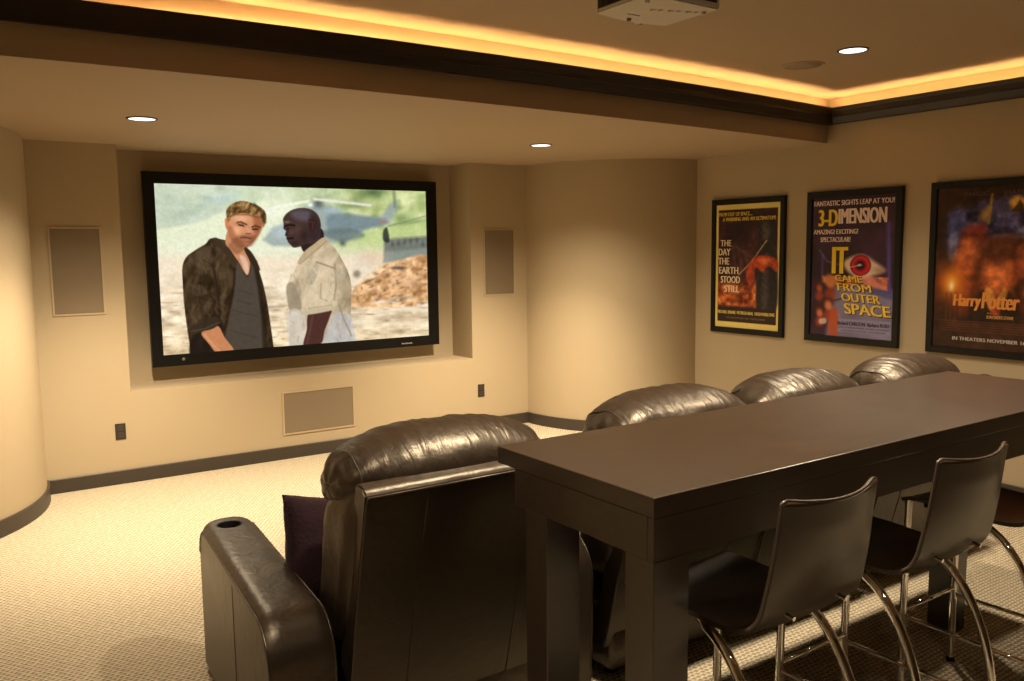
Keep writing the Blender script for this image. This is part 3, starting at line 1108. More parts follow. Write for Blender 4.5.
def poster(y0, y1, z0, z1, fw, label, C, rough=.35):
    """y0 is the edge nearer the screen (left in view)"""
    t = thing('framed_poster', label, 'poster', (XR, (y0 + y1) / 2, z0), 'framed posters on the right wall')
    b = BM()
    frame_ring(b, 0, y1, y0, z0, z1, fw, PXF, XR)
    bmesh.ops.bevel(b, geom=[e for e in b.edges if e.calc_length() > .3 and len(e.link_faces) == 2 and e.calc_face_angle(0) > 1], offset=.004, segments=2, affect='EDGES')
    obj('frame', b, M['frame'], t)
    x = PXF + .012
    iy, iz, w, h = y0 - fw, z1 - fw, (y0 - y1) - 2 * fw, (z1 - z0) - 2 * fw
    b = BM()
    add_box(b, (x + .002, y1 + fw * .5, z0 + fw * .5), (XR - .001, y0 - fw * .5, z1 - fw * .5))
    obj('backing_board', b, M['frame'], t)
    picture('printed_sheet', t, (x, iy, iz), (0, -w, 0), (0, 0, -h), C, print_mat('poster_print', rough))
    return t, (x, iy, iz, w, h)


def ink(name, c):
    return mat(name, rgb(*c), .5, spec=.25)


def grid(w, h):
    u, v = np.meshgrid(np.linspace(0, 1, w), np.linspace(0, 1, h))
    return u, v


# first poster: yellow border, brown night scene
def sheet_one():
    W, H = 150, 250
    u, v = grid(W, H)
    X, Y = u * 100, v * 170
    A = Art(X, Y, .7)
    A.C[:] = (226, 206, 118)
    n = fbm(X, Y, 22, 3)
    n2 = fbm(X, Y, 7, 13)
    m = A.mask([(4, 7), (96, 7), (96, 162), (4, 162)], 0, False)
    ramp = np.clip(v, 0, 1)[..., None]
    night = np.array([64, 34, 38]) + (n - .5)[..., None] * np.array([70, 40, 30])
    A.C = A.C * (1 - m[..., None]) + night * m[..., None]
    # fiery rubble low down
    k = (np.clip((Y - 100) / 14, 0, 1) * np.clip((142 - Y) / 4, 0, 1) * m * np.clip((72 - X) / 8, 0, 1))[..., None]
    fire = np.array([176, 92, 48]) + (n2 - .5)[..., None] * np.array([230, 180, 110])
    A.C = A.C * (1 - k) + fire * k
    # plain dark tower, arcs of pale smoke and an orange drape of cloth
    A.line([(14, 56), (34, 58), (56, 72)], 1.2, (140, 112, 92), .5, 1)
    for q in (0, 10, 20):
        A.line([(28 + q, 60 + q * .3), (32 + q, 84), (30 + q, 104)], 2.6, (118, 92, 78), .5, 2)
    A.poly([(68, 36), (74, 24), (84, 24), (91, 36), (90, 58), (96, 72), (96, 142), (68, 142), (66, 100), (68, 60)], (44, 40, 42), 1.5, .95)
    A.poly([(76, 74), (84, 74), (82, 138), (74, 138)], (84, 76, 74), 3, .7)
    A.poly([(74, 30), (82, 28), (84, 46), (74, 48)], (112, 100, 90), 3, .5)
    A.line([(80, 50), (58, 78), (38, 96)], 1.8, (206, 184, 140), .85, .7)
    A.poly([(52, 84), (64, 72), (80, 70), (96, 76), (96, 92), (84, 84), (74, 92), (64, 86), (62, 104), (56, 110), (50, 100)], (198, 78, 40), 1.5, .95)
    A.poly([(66, 76), (82, 74), (88, 80), (76, 82)], (232, 130, 80), 2, .7)
    A.blob(56, 100, 4, 9, (150, 60, 30), .6)
    A.C *= (1 + ((fbm(X, Y, 4, 67) - .5) * m)[..., None] * .6)
    A.poly([(4, 142), (96, 142), (96, 162), (4, 162)], (52, 38, 34), .6, .95, False)
    return A.C


t, g = poster(-1.352, -2.120, .906, 2.036, .047, 'yellow-bordered sci-fi film poster in black frame, nearest the curved corner wall', sheet_one())
text_mesh('title_lettering', t, [('THE', .08, .25, .285, .335), ('DAY', .05, .24, .355, .41), ('THE', .045, .22, .43, .485), ('EARTH', .06, .37, .505, .56),
                                 ('STOOD', .09, .40, .58, .635), ('STILL', .15, .39, .655, .71)], ink('cream_ink', (238, 222, 188)), *g)
text_mesh('headline_lettering', t, [('FROM OUT OF SPACE....', .05, .58, .062, .092), ('A WARNING AND AN ULTIMATUM!', .11, .93, .103, .133)], ink('gold_ink', (224, 192, 74)), *g)
text_mesh('credit_lettering', t, [('MICHAEL RENNIE  PATRICIA NEAL  HUGH MARLOWE', .05, .94, .862, .888)], ink('yellow_credit_ink', (226, 202, 104)), *g)
text_mesh('small_credit_lettering', t, [('WITH SAM JAFFE  BILLY GRAY  FRANCES BAVIER', .18, .80, .912, .930, 0, 0, 0)], ink('dull_credit_ink', (150, 126, 80)), *g)


# second poster: purple, red disc in a pale glow
def sheet_two():
    W, H = 160, 260
    u, v = grid(W, H)
    X, Y = u * 100, v * 170
    A = Art(X, Y, .7)
    n, n2 = fbm(X, Y, 24, 7), fbm(X, Y, 6, 17)
    A.C = np.array([62, 40, 58]) + (n - .5)[..., None] * np.array([40, 24, 40])
    # pale lower field sloping in
    m = A.mask([(30, 108), (60, 106), (100, 114), (102, 172), (20, 172)], 3, False)
    f = np.array([128, 122, 158]) + (n - .5)[..., None] * np.array([50, 46, 50])
    A.C = A.C * (1 - m[..., None]) + f * m[..., None]
    A.poly([(62, 106), (100, 110), (100, 122), (64, 112)], (84, 82, 142), 2, .8)
    # violet frame strokes
    A.line([(92, 34), (95, 110)], 4, (104, 88, 190), .8, 2)
    A.line([(14, 70), (14, 104)], 2.5, (112, 92, 180), .6, 1.5)
    A.line([(10, 64), (20, 78), (44, 84)], 1.6, (150, 130, 190), .5, 1)
    # ground strip with rubble
    m = A.mask([(14, 96), (94, 96), (93, 112), (64, 104), (40, 108), (16, 104)], 1, False)
    f = np.array([188, 110, 88]) + (n2 - .5)[..., None] * np.array([200, 150, 130])
    A.C = A.C * (1 - m[..., None]) + f * m[..., None]
    A.poly([(52, 95), (66, 90), (80, 100), (90, 110), (66, 106)], (226, 142, 130), 2, .8)
    # red disc in a pale glow
    A.poly([(40, 80), (50, 72), (64, 70), (78, 78), (90, 88), (78, 94), (62, 97), (48, 92)], (232, 206, 180), 2.5, .95)
    A.blob(84, 88, 8, 4, (120, 96, 84), .5)
    d = np.hypot(X - 61, Y - 82.5)
    for r_, c_ in ((12.5, (120, 18, 30)), (11, (206, 36, 52)), (7.5, (150, 16, 34)), (5.2, (44, 12, 20))):
        A.put(np.clip(.5 + (r_ - d) / 1.4, 0, 1), c_)
    A.line([(48, 85), (60, 82.5)], 1, (240, 220, 214), .8, .5)
    A.blob(60, 82, 3, 1.4, (250, 236, 226), .9)
    # crowd of generic onlookers
    for (x, y, r_, c_) in ((24, 105, 7, (214, 130, 84)), (10, 112, 5, (178, 92, 58)), (22, 133, 6.5, (220, 140, 100)), (11, 143, 5.5, (212, 122, 88))):
        A.blob(x, y - 4, r_ * 1.2, r_ * 1.1, (92, 44, 26) if y > 110 else (206, 136, 62), .95, 0, 2)
        A.blob(x + 1, y, r_ * .75, r_ * 1.05, c_, 1, -.2, 2)
        A.blob(x + 1, y + r_ * 1.9, r_ * 1.1, r_ * 1.2, (176, 72, 44), .8, 0, 2)
    A.poly([(26, 140), (34, 136), (36, 166), (24, 168)], (190, 86, 52), 1.5, .9)
    A.poly([(12, 150), (20, 149), (20, 155), (12, 156)], (232, 214, 196), 1, .8)
    A.line([(30, 126), (44, 122)], 2, (60, 36, 34), .7, 1)
    A.poly([(36, 148), (98, 148), (98, 164), (35, 164)], (148, 142, 176), .6, .85, False)
    return A.C


t, g = poster(-2.324, -3.110, .908, 2.044, .050, 'purple 3-D film poster with red disc and yellow slanted title, middle of the three', sheet_two())
white_ink, yel = ink('pale_pink_ink', (232, 208, 200)), ink('bright_yellow_ink', (236, 200, 48))
text_mesh('headline_lettering', t, [('FANTASTIC SIGHTS LEAP AT YOU!', .02, .98, .022, .058)], white_ink, *g)
text_mesh('dimension_lettering', t, [('IMENSION', .335, .895, .083, .19, 0, 0, 1)], white_ink, *g)
text_mesh('three_d_lettering', t, [('3-D', .085, .315, .085, .205, 0, 0, 1)], yel, *g)
for ln in (('AMAZING! EXCITING!', .02, .57, .228, .262), ('SPECTACULAR!', .11, .48, .283, .318)):
    text_mesh('exclamation_lettering', t, [ln], white_ink, *g)
shd = ink('dark_shadow_ink', (70, 40, 30))
TT = [('IT', .275, .445, .355, .545, 0, 0, 1), ('CAME', .31, .63, .553, .600, .008, -.02, 1), ('FROM', .34, .74, .614, .668, .008, -.02, 1), ('OUTER', .395, .85, .684, .742, .01, -.02, 1), ('SPACE', .435, .97, .756, .832, .01, -.02, 1)]
text_mesh('title_shadow', t, [(a[0], a[1] + .008, a[2] + .012, a[3] + .004, a[4] + .006) + a[5:] for a in TT], shd, *g, lift=.001)
text_mesh('title_lettering', t, TT, yel, *g)
text_mesh('credit_lettering', t, [('Richard CARLSON  Barbara RUSH', .355, .965, .888, .915), ('WITH CHARLES DRAKE  RUSSELL JOHNSON', .36, .965, .926, .940, 0, 0, 0),
                                  ('KATHLEEN HUGHES  JOE SAWYER', .40, .93, .948, .962, 0, 0, 0)], ink('grey_violet_ink', (66, 58, 84)), *g)


# third poster: dark brown with a warm glow
def sheet_three():
    W, H = 160, 260
    u, v = grid(W, H)
    X, Y = u * 100, v * 152
    A = Art(X, Y, .7)
    n, n2 = fbm(X, Y, 20, 27), fbm(X, Y, 7, 37)
    A.C = np.array([58, 36, 26]) + (n - .5)[..., None] * np.array([26, 18, 14])
    # blue night behind
    m = A.mask([(12, 22), (30, 18), (48, 12), (80, 10), (88, 40), (70, 56), (30, 60), (12, 58)], 4)
    f = np.array([58, 54, 92]) + (n2 - .5)[..., None] * np.array([120, 120, 150])
    A.C = A.C * (1 - m[..., None]) + f * m[..., None]
    A.poly([(12, 24), (26, 24), (24, 44), (14, 56), (12, 48)], (86, 92, 158), 2, .8)
    A.poly([(12, 46), (20, 42), (20, 66), (13, 68)], (150, 156, 190), 2, .5)
    A.blob(71, 17, 7.5, 7.5, (232, 184, 86), .95, 0, 3)
    A.poly([(66, 24), (70, 18), (73, 14), (76, 24)], (66, 40, 26), 1, .9)
    A.line([(49, 8), (47, 34)], 2.2, (168, 132, 60), .8, 1)
    A.poly([(40, 22), (48, 18), (46, 32), (38, 30)], (196, 150, 60), 2, .6)
    A.poly([(36, 54), (50, 46), (70, 44), (84, 32), (94, 36), (80, 48), (60, 52), (44, 60)], (176, 176, 200), 2, .75)
    A.blob(76, 44, 6, 4, (96, 98, 140), .7)
    # a heap of warm plain round shapes lit from the candles
    A.poly([(20, 118), (16, 84), (22, 60), (28, 44), (40, 40), (52, 46), (66, 44), (82, 50), (92, 66), (96, 100), (90, 112), (60, 120)], (92, 42, 22), 4, .9)
    A.poly([(22, 44), (28, 36), (42, 34), (46, 42), (38, 50), (26, 50)], (122, 44, 32), 3, .85)
    A.poly([(23, 50), (36, 50), (40, 64), (34, 80), (24, 86), (18, 74)], (204, 106, 60), 4, .85)
    A.poly([(40, 70), (44, 56), (58, 52), (70, 60), (73, 78), (68, 94), (56, 103), (46, 94)], (200, 98, 50), 5, .9)
    A.poly([(46, 76), (56, 70), (66, 76), (64, 90), (56, 98), (48, 90)], (226, 128, 72), 5, .7)
    A.poly([(37, 76), (40, 58), (48, 50), (62, 49), (72, 57), (76, 76), (70, 70), (62, 68), (54, 72), (45, 70), (42, 82)], (70, 34, 22), 5, .8)
    A.poly([(74, 60), (80, 56), (88, 62), (88, 78), (80, 84), (75, 74)], (184, 90, 54), 4, .85)
    A.poly([(73, 56), (82, 52), (90, 58), (90, 66), (82, 60), (75, 66)], (120, 62, 30), 1.5, .8)
    A.poly([(72, 92), (80, 84), (92, 88), (96, 100), (86, 108), (76, 104)], (54, 30, 22), 2, .95)
    A.blob(82, 97, 4.5, 4.5, (180, 92, 56), .8)
    A.poly([(22, 96), (28, 84), (34, 92), (32, 108), (24, 110)], (140, 70, 44), 2, .8)
    A.poly([(40, 100), (50, 96), (56, 106), (62, 96), (72, 102), (76, 124), (34, 124)], (40, 26, 22), 2, .95)
    A.poly([(46, 97), (51, 94), (56, 104), (55, 116), (50, 112)], (216, 150, 66), 1, .8)
    A.poly([(58, 104), (62, 94), (66, 97), (62, 110)], (206, 136, 60), 1, .8)
    A.poly([(54, 104), (59, 104), (60, 120), (53, 120)], (150, 50, 42), 1, .8)
    A.C *= (1 + (fbm(X, Y, 5, 57) - .5)[..., None] * .7)
    # candles
    for (x, y, s) in ((16, 90, 1.0), (95, 96, .8)):
        A.blob(x, y, 15 * s, 17 * s, (206, 92, 24), .9)
        A.blob(x, y, 8 * s, 11 * s, (250, 172, 60), .9)
        A.blob(x, y + 3, 2.4 * s, 4.5 * s, (255, 244, 190), 1)
        for q in (-4, 0, 4):
            A.line([(x + q, y + 10), (x + q, y + 36)], 2.2, (98, 58, 34), .6, 1)
    for k in range(5):
        A.line([(6, 126.5 + k * 2.3), (94, 126.5 + k * 2.3)], 1.0, (120, 66, 44), .55, .5)
    return A.C


t, g = poster(-3.312, -4.128, .908, 2.050, .046, 'dark brown film poster with orange glow and lit candles, rightmost in view', sheet_three())
text_mesh('title_lettering', t, [('Harry', .19, .43, .660, .760, .0, .01, 1), ('Potter', .45, .76, .645, .745, .004, .01, 1)], ink('orange_gold_ink', (216, 140, 66)), *g)
text_mesh('subtitle_lettering', t, [('AND THE', .49, .58, .768, .778, 0, 0, .0), ("SORCERER'S STONE", .49, .72, .786, .806, 0, 0, 1)], ink('pale_gold_ink', (200, 150, 80)), *g)
text_mesh('date_lettering', t, [('IN THEATERS NOVEMBER 16', .19, .83, .930, .952, 0, 0, 1)], ink('grey_white_ink', (196, 188, 176)), *g)
faint = ink('faint_violet_ink', (92, 74, 84))
for ln in (('MAGIC', .26, .46, .030, .055, 0, 0, 0), ('HAPPENS', .60, .90, .030, .055, 0, 0, 0)):
    text_mesh('headline_lettering', t, [ln], faint, *g)

# ------------------------------------------------------------------ bar table
t = thing('bar_table', 'long dark wood bar-height table standing behind the recliners', 'table', (1.55, -4.81, 0))
YTB, YTF = -4.485, -5.146
b = BM()
add_box(b, (.332, YTF, 1.020), (2.772, YTB, 1.070), .0025, 2)
obj('tabletop', b, M['wood'], t)
b = BM()
add_box(b, (.3335, YTF + .0015, .914), (2.62, YTF + .024, 1.020), .0015, 1)
add_box(b, (.3335, -4.591, .914), (2.62, -4.571, 1.020), .0015, 1)
add_box(b, (.3335, YTF + .024, .914), (.358, -4.591, 1.020), .0015, 1)
add_box(b, (2.60, YTF + .024, .914), (2.62, -4.591, 1.020), .0015, 1)
obj('apron', b, M['wood'], t)
for (x0, y0) in ((.334, YTF + .002), (.334, -4.722), (2.435, YTF + .002), (2.435, -4.722)):
    b = BM()
    add_box(b, (x0, y0, 0), (x0 + .117, y0 + .1, .914), .002, 1)
    obj('leg', b, M['wood'], t)

# ------------------------------------------------------------------ bar stools


def stool(x0):
    y0 = -5.08
    t = thing('bar_stool', '', 'bar stool', (x0, y0, 0), 'chrome-legged bar stools along the table')
    # one bent shell: seat and back; profile in (y, z), half width, sideways dish of the back
    prof = [(-4.815, .712), (-4.83, .728), (-4.87, .737), (-4.95, .738), (-5.05, .733), (-5.13, .728), (-5.19, .729), (-5.235, .738), (-5.268, .760), (-5.288, .795), (-5.300, .845), (-5.312, .91), (-5.320, .97), (-5.327, 1.025), (-5.332, 1.060), (-5.334, 1.073)]
    path = smooth_path([(0, y, z) for y, z in prof], 4)
    n = len(path)
    W = 21

    def pt(i, s, off):
        p = path[i]
        a, c_ = path[max(i - 1, 0)], path[min(i + 1, n - 1)]
        tg = (c_ - a).normalized()
        nr = Vector((0, -tg.z, tg.y))          # underside / rear side
        hgt = max(0, min(1, (p.z - .75) / .25)) if p.y < -5.2 else 0
        seat = 1 - max(0, min(1, (p.z - .74) / .05)) if p.y > -5.28 else 0
        half = .193 - .014 * hgt
        top = i / (n - 1)
        # rounded upper corners and front corners
        if top > .955:
            half -= .016 * ((top - .955) / .045) ** 2
        if top < .06:
            half -= .02 * ((.06 - top) / .06) ** 2
        bow = -.035 * hgt * (1 - s * s) - .004
        dish = -.010 * (1 - abs(s) ** 2.2) * (1 if p.y > -5.26 else 0)
        dip = -.012 * (1 - s * s) * max(0, (top - .8) / .2)
        return Vector((x0 + s * half, p.y + bow + nr.y * off, p.z + dish + dip + nr.z * off))

    b = BM()
    th = .013
    A_ = [[b.verts.new(pt(i, -1 + 2 * k / (W - 1), 0)) for k in range(W)] for i in range(n)]
    B_ = [[b.verts.new(pt(i, -1 + 2 * k / (W - 1), th)) for k in range(W)] for i in range(n)]
    for i in range(n - 1):
        for k in range(W - 1):
            b.faces.new((A_[i][k], A_[i][k + 1], A_[i + 1][k + 1], A_[i + 1][k]))
            b.faces.new((B_[i][k], B_[i + 1][k], B_[i + 1][k + 1], B_[i][k + 1]))
        for k in (0, W - 1):
            b.faces.new((A_[i][k], A_[i + 1][k], B_[i + 1][k], B_[i][k]))
    for i in (0, n - 1):
        for k in range(W - 1):
            b.faces.new((A_[i][k], A_[i][k + 1], B_[i][k + 1], B_[i][k]))
    sh = obj('shell', b, M['shell'], t, True, 50)
    # polished edging round the back's rim
    rim = [pt(i, -1, th / 2) for i in range(int(n * .5), n)] + [pt(n - 1, -1 + 2 * k / (W - 1), th / 2) for k in range(1, W - 1)] + [pt(i, 1, th / 2) for i in range(n - 1, int(n * .5) - 1, -1)]
    b = BM()
    add_tube(b, rim, .0048, 8)
    obj('rim', b, M['edge'], sh, True)
    # seat plate under the shell
    b = BM()
    add_box(b, (x0 - .15, -5.12, .695), (x0 + .15, -4.89, .712), .003, 1)
    obj('seat_plate', b, M['black'], t)
    for s in (-1, 1):
        b = BM()
        add_tube(b, [(x0 + s * .168, -4.845, .722), (x0 + s * .172, -4.842, .4), (x0 + s * .175, -4.84, .004)], .0125, 14)
        obj('leg', b, M['chrome'], t, True, 50)
        b = BM()
        p = smooth_path([(x0 + s * .150, -5.04, .716), (x0 + s * .172, -5.10, .706), (x0 + s * .180, -5.19, .655), (x0 + s * .184, -5.262, .56), (x0 + s * .186, -5.312, .43), (x0 + s * .186, -5.338, .26), (x0 + s * .186, -5.345, .004)], 8)
        add_tube(b, p, .0135, 14)
        obj('leg', b, M['chrome'], t, True, 50)
        b = BM()
        add_tube(b, [(x0 + s * .173, -4.842, .275), (x0 + s * .185, -5.33, .275)], .0075, 10)
        obj('side_stretcher', b, M['chrome'], t, True)
        b = BM()
        add_lathe(b, [(.013, 0), (.016, .001), (.016, .016), (.0135, .018)], (x0 + s * .175, -4.84, 0), 14)
        obj('foot_cap', b, M['black'], t, True, 40)
        b = BM()
        add_lathe(b, [(.013, 0), (.017, .001), (.017, .016), (.0145, .018)], (x0 + s * .186, -5.345, 0), 14)
        obj('foot_cap', b, M['black'], t, True, 40)
    b = BM()
    add_tube(b, [(x0 - .173, -4.842, .30), (x0 + .173, -4.842, .30)], .009, 12)
    obj('footrest', b, M['chrome'], t, True)
    for s in (-1, 1):
        b = BM()
        add_tube(b, [(x0 + s * .10, -5.29, .775), (x0 + s * .10, -5.324, .770)], .006, 10)
        obj('bolt', b, M['chrome'], t, True, 40)
    return t


def copy_tree(o, parent=None):
    c = o.copy()
    COL.objects.link(c)
    c.parent = parent
    for ch in [q for q in o.children]:
        copy_tree(ch, c)
    return c


st = stool(.715)
st['label'] = 'brown shell bar stool with chrome legs at the near left end of the table'
s2 = copy_tree(st)
s2.location.x = 1.355
s2['label'] = 'middle brown shell bar stool, its tall back cutting across the table edge'
s3 = copy_tree(st)
s3.location.x = 2.055
s3['label'] = 'brown bar stool at the right edge of view, only seat and curved chrome leg showing'

# ------------------------------------------------------------------ recliners


def wrinkled(bm, amp, scale, seed):
    off = Vector((seed * 3.1, seed * 1.7, seed * 2.3))
    bm.normal_update()
    dv = []
    for v in bm.verts:
        q = v.co * scale + off
        dv.append(v.normal * amp * (mnoise.noise(q) + .5 * mnoise.noise(q * 2.1)))
    for v, d in zip(bm.verts, dv):
        v.co += d


def puff(bm, c, rx, ry, rz, ex=2.6, ey=2.4, nu=64, nv=36, fn=None):
    """superellipsoid cushion; x is the long axis"""
    def sg(a, p):
        return math.copysign(abs(a) ** p, a)
    rings = []
    for i in range(1, nu):
        th = -PI / 2 + PI * i / nu
        cx_ = sg(math.sin(th), 2 / ex)
        rr = abs(math.cos(th)) ** (2 / ex)
        ring = []
        for k in range(nv):
            a = 2 * PI * k / nv
            p = Vector((c[0] + rx * cx_, c[1] + ry * rr * sg(math.cos(a), 2 / ey), c[2] + rz * rr * sg(math.sin(a), 2 / ey)))
            ring.append(bm.verts.new(fn(p, cx_, a) if fn else p))
        rings.append(ring)
    for A_, B_ in zip(rings[:-1], rings[1:]):
        for k in range(nv):
            bm.faces.new((A_[k], A_[(k + 1) % nv], B_[(k + 1) % nv], B_[k]))
    for ring, s in ((rings[0], -1), (rings[-1], 1)):
        cen = sum((v.co for v in ring), Vector()) / nv
        e = bm.verts.new(cen)
        for k in range(nv):
            bm.faces.new((ring[k], ring[(k + 1) % nv], e))
    return bm


def arm_profile(y0, y1, z1, rf, rr):
    """side outline of an arm, y0 = rear, y1 = front"""
    out = [(y1, .03)]
    for k in range(9):
        a = PI / 2 * k / 8
        out.append((y1 - rf + rf * math.cos(a), z1 - rf + rf * math.sin(a)))
    for k in range(9):
        a = PI / 2 + PI / 2 * k / 8
        out.append((y0 + rr + rr * math.cos(a), z1 - rr + rr * math.sin(a)))
    out.append((y0 + .01, .03))
    return out


def recliner_arm(t, xa, xb, y0, name='armrest'):
    """leather arm with a cup holder near its front end"""
    y1, z1 = -3.095, .602
    pr = arm_profile(y0, y1, z1, .10, .14)

    def shear(y):                               # the arm toes in slightly towards its front end
        return .0525 + .075 * (y + 3.2) / .9

    secs = []
    nx = 12
    for i in range(nx + 1):
        s = -1 + 2 * i / nx
        x = (xa + xb) / 2 + s * (xb - xa) / 2
        e = abs(s) ** 3
        sec = []
        for (y, z) in pr:
            yy = y
            if y > -3.30:                          # front end rounded in plan
                yy = y - .085 * abs(s) ** 2.4 * min(1, (y + 3.30) / .15)
            zz = z
            if z > .4:
                zz = z - .020 * abs(s) ** 6 - .002
            sec.append((x, yy, zz))
        secs.append([(x_ + shear(y_), y_, z_) for (x_, y_, z_) in sec])
    b = BM()
    add_loft(b, secs)
    bmesh.ops.recalc_face_normals(b, faces=b.faces)
    tmp = obj('cutme', b, None, None)
    cy = -3.278
    cx = (xa + xb) / 2 + shear(cy)
    b = BM()
    add_lathe(b, [(.045, -.075), (.045, .1)], (cx, cy, z1), 32)
    bmesh.ops.recalc_face_normals(b, faces=b.faces)
    cut = obj('cutter', b, None, None)
    md = tmp.modifiers.new('b', 'BOOLEAN')
    md.object = cut
    md.operation = 'DIFFERENCE'
    md.solver = 'EXACT'
    dg = bpy.context.evaluated_depsgraph_get()
    dg.update()
    me = bpy.data.meshes.new_from_object(tmp.evaluated_get(dg))
    bpy.data.objects.remove(tmp)
    bpy.data.objects.remove(cut)
    b = BM()
    b.from_mesh(me)
    bpy.data.meshes.remove(me)
    a = obj(name, b, M['leather'], t, True, 42)
    # piping along both upper edges
    for s in (-1, 1):
        b = BM()
        x = (xa + xb) / 2 + s * ((xb - xa) / 2 - .001)
        pts = []
        for (y, z) in pr[1:-1]:
            yy = y - .085 * min(1, (y + 3.30) / .15) if y > -3.30 else y
            pts.append((x + shear(yy), yy, z - .0215 if z > .4 else z))
        pts.append((x + shear(y0), y0 + .008, .08))
        add_tube(b, pts, .0038, 6)
        obj('piping', b, M['leather'], a, True)
    # stitched side panel seam and the cup holder
    b = BM()
    xs_ = xa - .0005
    add_tube(b, [(xs_ + shear(-3.8), -3.80, .56), (xs_ + shear(-3.8), -3.80, .05)], .0012, 6)
    obj('side_seam', b, M['leather'], a, True)
    b = BM()
    add_lathe(b, [(.0005, -.070), (.043, -.070), (.0435, -.004), (.047, .0015), (.051, .001), (.052, -.006), (.0452, -.012), (.0452, -.074), (.0005, -.074)], (cx, cy, z1 - .003), 36)
    obj('cup_holder', b, M['black'], a, True, 40)
    return a


def recliner(cx, seed, left_arm, right_arm, hr=.380, hx=-.03):
    t = thing('recliner', '', 'recliner', (cx, -3.8, 0), 'row of leather theatre recliners')
    hw = .395
    # rear panel of the back, leaning, with a rolled top band
    def yp(z):
        return -4.40 + (.96 - z) * .262
    b = BM()
    zb = .14
    pr = [(yp(zb), zb), (yp(.5), .5), (-4.40, .958), (-4.398, .964), (-4.372, .984), (-4.33, .985), (yp(.5) + .075, .5), (yp(zb) + .08, zb)]
    add_prism(b, pr, 0, cx - hw, cx + hw)
    bmesh.ops.bevel(b, geom=list(b.edges), offset=.006, segments=2, affect='EDGES')
    bp_ = obj('rear_panel', b, M['leather'], t, True, 50)
    b = BM()
    add_tube(b, [(cx - hw + .004, yp(z) - .001, z) for z in (.16, .5, .93)] + [(cx - hw + .006, -4.4015, .957), (cx + hw - .006, -4.4015, .957)] + [(cx + hw - .004, yp(z) - .001, z) for z in (.93, .5, .16)], .004, 6)
    obj('piping', b, M['leather'], bp_, True)
    for dx in (-.195, .195):
        b = BM()
        add_tube(b, [(cx + dx, yp(z) - .0005, z) for z in (.16, .5, .955)], .0022, 6)
        obj('seam', b, M['leather'], bp_, True)
    # back cushion
    def lean(p, u, a):
        return Vector((p.x, p.y + (.75 - p.z) * .26, p.z))
    b = BM()
    puff(b, (cx - .025, -4.19, .68), .391 if left_arm else .378, .135, .30, 6, 4, 48, 40, lean)
    wrinkled(b, .010, 7, seed)
    obj('back_cushion', b, M['leather'], t, True)
    # headrest pillow rolled over the top of the back
    def roll(p, u, a):
        sag = abs(u) ** 2.5
        q = Vector((p.x, p.y, p.z))
        q.z -= .030 * sag
        if q.z < .96:
            q.y += (.96 - q.z) * .25
        pleat = math.sin(u * 46 + 3 * math.sin(a * 2 + seed) + 2 * math.sin(u * 9 + seed)) * .0022 * max(0, math.cos(a - 1.3)) ** 2 * (1 - abs(u)) ** .3
        gather = .007 * math.sin(a * 7 + seed) * max(0, abs(u) - .75) / .25
        q += Vector((0, math.cos(a), math.sin(a))) * (pleat + gather)
        return q
    b = BM()
    puff(b, (cx + hx, -4.165, .970), hr, .185, .132, 2.9, 2.2, 150, 60, roll)
    wrinkled(b, .006, 5.0, seed + 5)
    wrinkled(b, .0025, 16, seed + 9)
    hp = obj('headrest', b, M['gathered'], t, True)
    for u in (-.86, .86):                        # stitched seam round each end of the roll
        c_ = math.asin(abs(u) ** (2.9 / 2))
        rr = math.cos(c_) ** (2 / 2.9)
        pts = []
        for k in range(48):
            a = 2 * PI * k / 48
            ca, sa = math.cos(a), math.sin(a)
            p = Vector((cx + hx + hr * u, -4.165 + .185 * rr * math.copysign(abs(ca) ** (2 / 2.2), ca), .970 + .132 * rr * math.copysign(abs(sa) ** (2 / 2.2), sa)))
            pts.append(roll(p, u, a))
        b = BM()
        add_tube(b, pts, .003, 6, closed=True)
        obj('end_seam', b, M['trim'], hp, True)
    # seat, base and folded footrest
    b = BM()
    puff(b, (cx, -3.70, .345), .37, .37, .105, 8, 5, 40, 36)
    wrinkled(b, .006, 6, seed + 2)
    obj('seat_cushion', b, M['leather'], t, True)
    b = BM()
    add_box(b, (cx - .37, -4.20, .04), (cx + .37, -3.36, .29), .02)
    obj('base', b, M['leather'], t, True, 50)
    b = BM()
    puff(b, (cx, -3.305, .235), .365, .05, .18, 8, 4, 40, 30)
    obj('footrest', b, M['leather'], t, True)
    for (dx, dy) in ((-.3, -4.12), (.3, -4.12), (-.3, -3.42), (.3, -3.42)):
        b = BM()
        add_lathe(b, [(.025, 0), (.028, .004), (.024, .045)], (cx + dx, dy, 0), 16)
        obj('foot', b, M['black'], t, True, 40)
    if left_arm:
        recliner_arm(t, cx - .612, cx - .415, -4.285)
    if right_arm:
        recliner_arm(t, cx + .418, cx + .615, -4.20)
    return t


r = recliner(.342, 1.3, True, True)
r['label'] = 'nearest dark leather recliner, its rear panel and left arm with cup holder in view'
r = recliner(1.385, 2.7, False, False, .370, -.044)
r['label'] = 'dark leather recliner second from the left, headrest showing beyond the table near its bright corner'
r = recliner(2.185, 4.1, False, False, .357, -.070)
r['label'] = 'dark leather recliner third from the left, headrest showing below the middle poster'
r = recliner(2.985, 6.2, False, True, .340, -.028)
r['label'] = 'dark leather recliner farthest right, headrest showing below the rightmost poster'

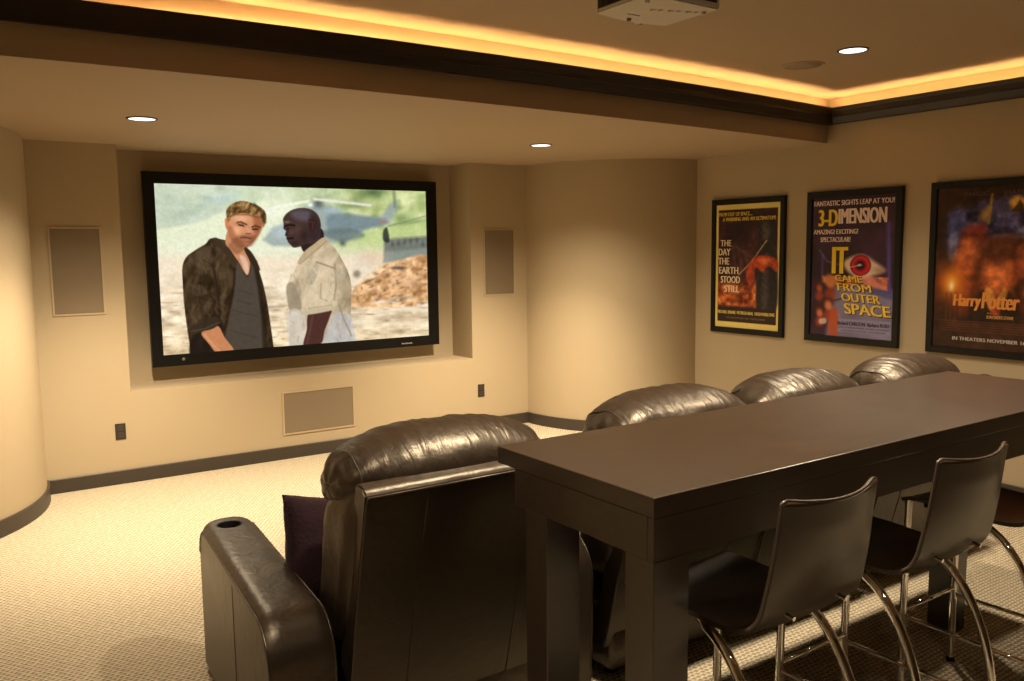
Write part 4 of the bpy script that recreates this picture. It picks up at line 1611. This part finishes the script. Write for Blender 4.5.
# ------------------------------------------------------------------ throw pillow on the first recliner
b = BM()
n = 26
top, bot = [], []
for i in range(n + 1):
    ra, rb = [], []
    for k in range(n + 1):
        u, v = -1 + 2 * i / n, -1 + 2 * k / n
        h = .075 * ((1 - u ** 4) * (1 - v ** 4)) ** .55
        pin = 1 - .07 * (1 - u * u) * abs(v) ** 3
        pin2 = 1 - .07 * (1 - v * v) * abs(u) ** 3
        x, z = u * .20 * pin2, v * .185 * pin
        ra.append(b.verts.new((x, -h, z)))
        rb.append(b.verts.new((x, h, z)) if 0 < i < n and 0 < k < n else ra[-1])
    top.append(ra)
    bot.append(rb)
for i in range(n):
    for k in range(n):
        b.faces.new((top[i][k], top[i + 1][k], top[i + 1][k + 1], top[i][k + 1]))
        f = (bot[i][k], bot[i][k + 1], bot[i + 1][k + 1], bot[i + 1][k])
        if len(set(f)) == 4 and not (set(f) <= set((top[i][k], top[i + 1][k], top[i + 1][k + 1], top[i][k + 1]))):
            b.faces.new(f)
wrinkled(b, .006, 12, 3)
bmesh.ops.rotate(b, verts=b.verts, cent=(0, 0, 0), matrix=Matrix.Rotation(R(-16), 3, 'X') @ Matrix.Rotation(R(10), 3, 'Z') @ Matrix.Rotation(R(7), 3, 'Y'))
bmesh.ops.translate(b, verts=b.verts, vec=(.100, -3.785, .612))
pw = obj('throw_pillow', b, M['velvet'], None, True)
tag(pw, 'dark plum plush throw pillow leaning on the seat of the nearest recliner', 'pillow')

# ------------------------------------------------------------------ camera, world, view
cam = bpy.data.cameras.new('camera')
cam.sensor_width = 36
cam.lens = 855.8635 / 1024 * 36
co = bpy.data.objects.new('camera', cam)
COL.objects.link(co)
yaw, pitch, roll = .594376, .107453, -.0124718
f = Vector((math.sin(yaw) * math.cos(pitch), math.cos(yaw) * math.cos(pitch), -math.sin(pitch)))
rt = Vector((math.cos(yaw), -math.sin(yaw), 0))
up = rt.cross(f)
r2 = rt * math.cos(roll) + up * math.sin(roll)
u2 = -rt * math.sin(roll) + up * math.cos(roll)
mw = Matrix((r2, u2, -f)).transposed().to_4x4()
mw.translation = Vector((-1.01285, -6.55866, 1.64792))
co.matrix_world = mw
cam.clip_start = .05
S.camera = co

w = bpy.data.worlds.new('dim_world')
w.use_nodes = True
w.node_tree.nodes['Background'].inputs['Color'].default_value = (.02, .015, .01, 1)
w.node_tree.nodes['Background'].inputs['Strength'].default_value = .1
S.world = w
S.view_settings.view_transform = 'Standard'
S.view_settings.look = 'None'
S.view_settings.gamma = 1
S.view_settings.exposure = 0
S.view_settings.use_curve_mapping = False
try:
    S.cycles.use_denoising = True
    S.cycles.sample_clamp_indirect = 6
    S.cycles.max_bounces = 10
    S.cycles.diffuse_bounces = 6
except Exception:
    pass
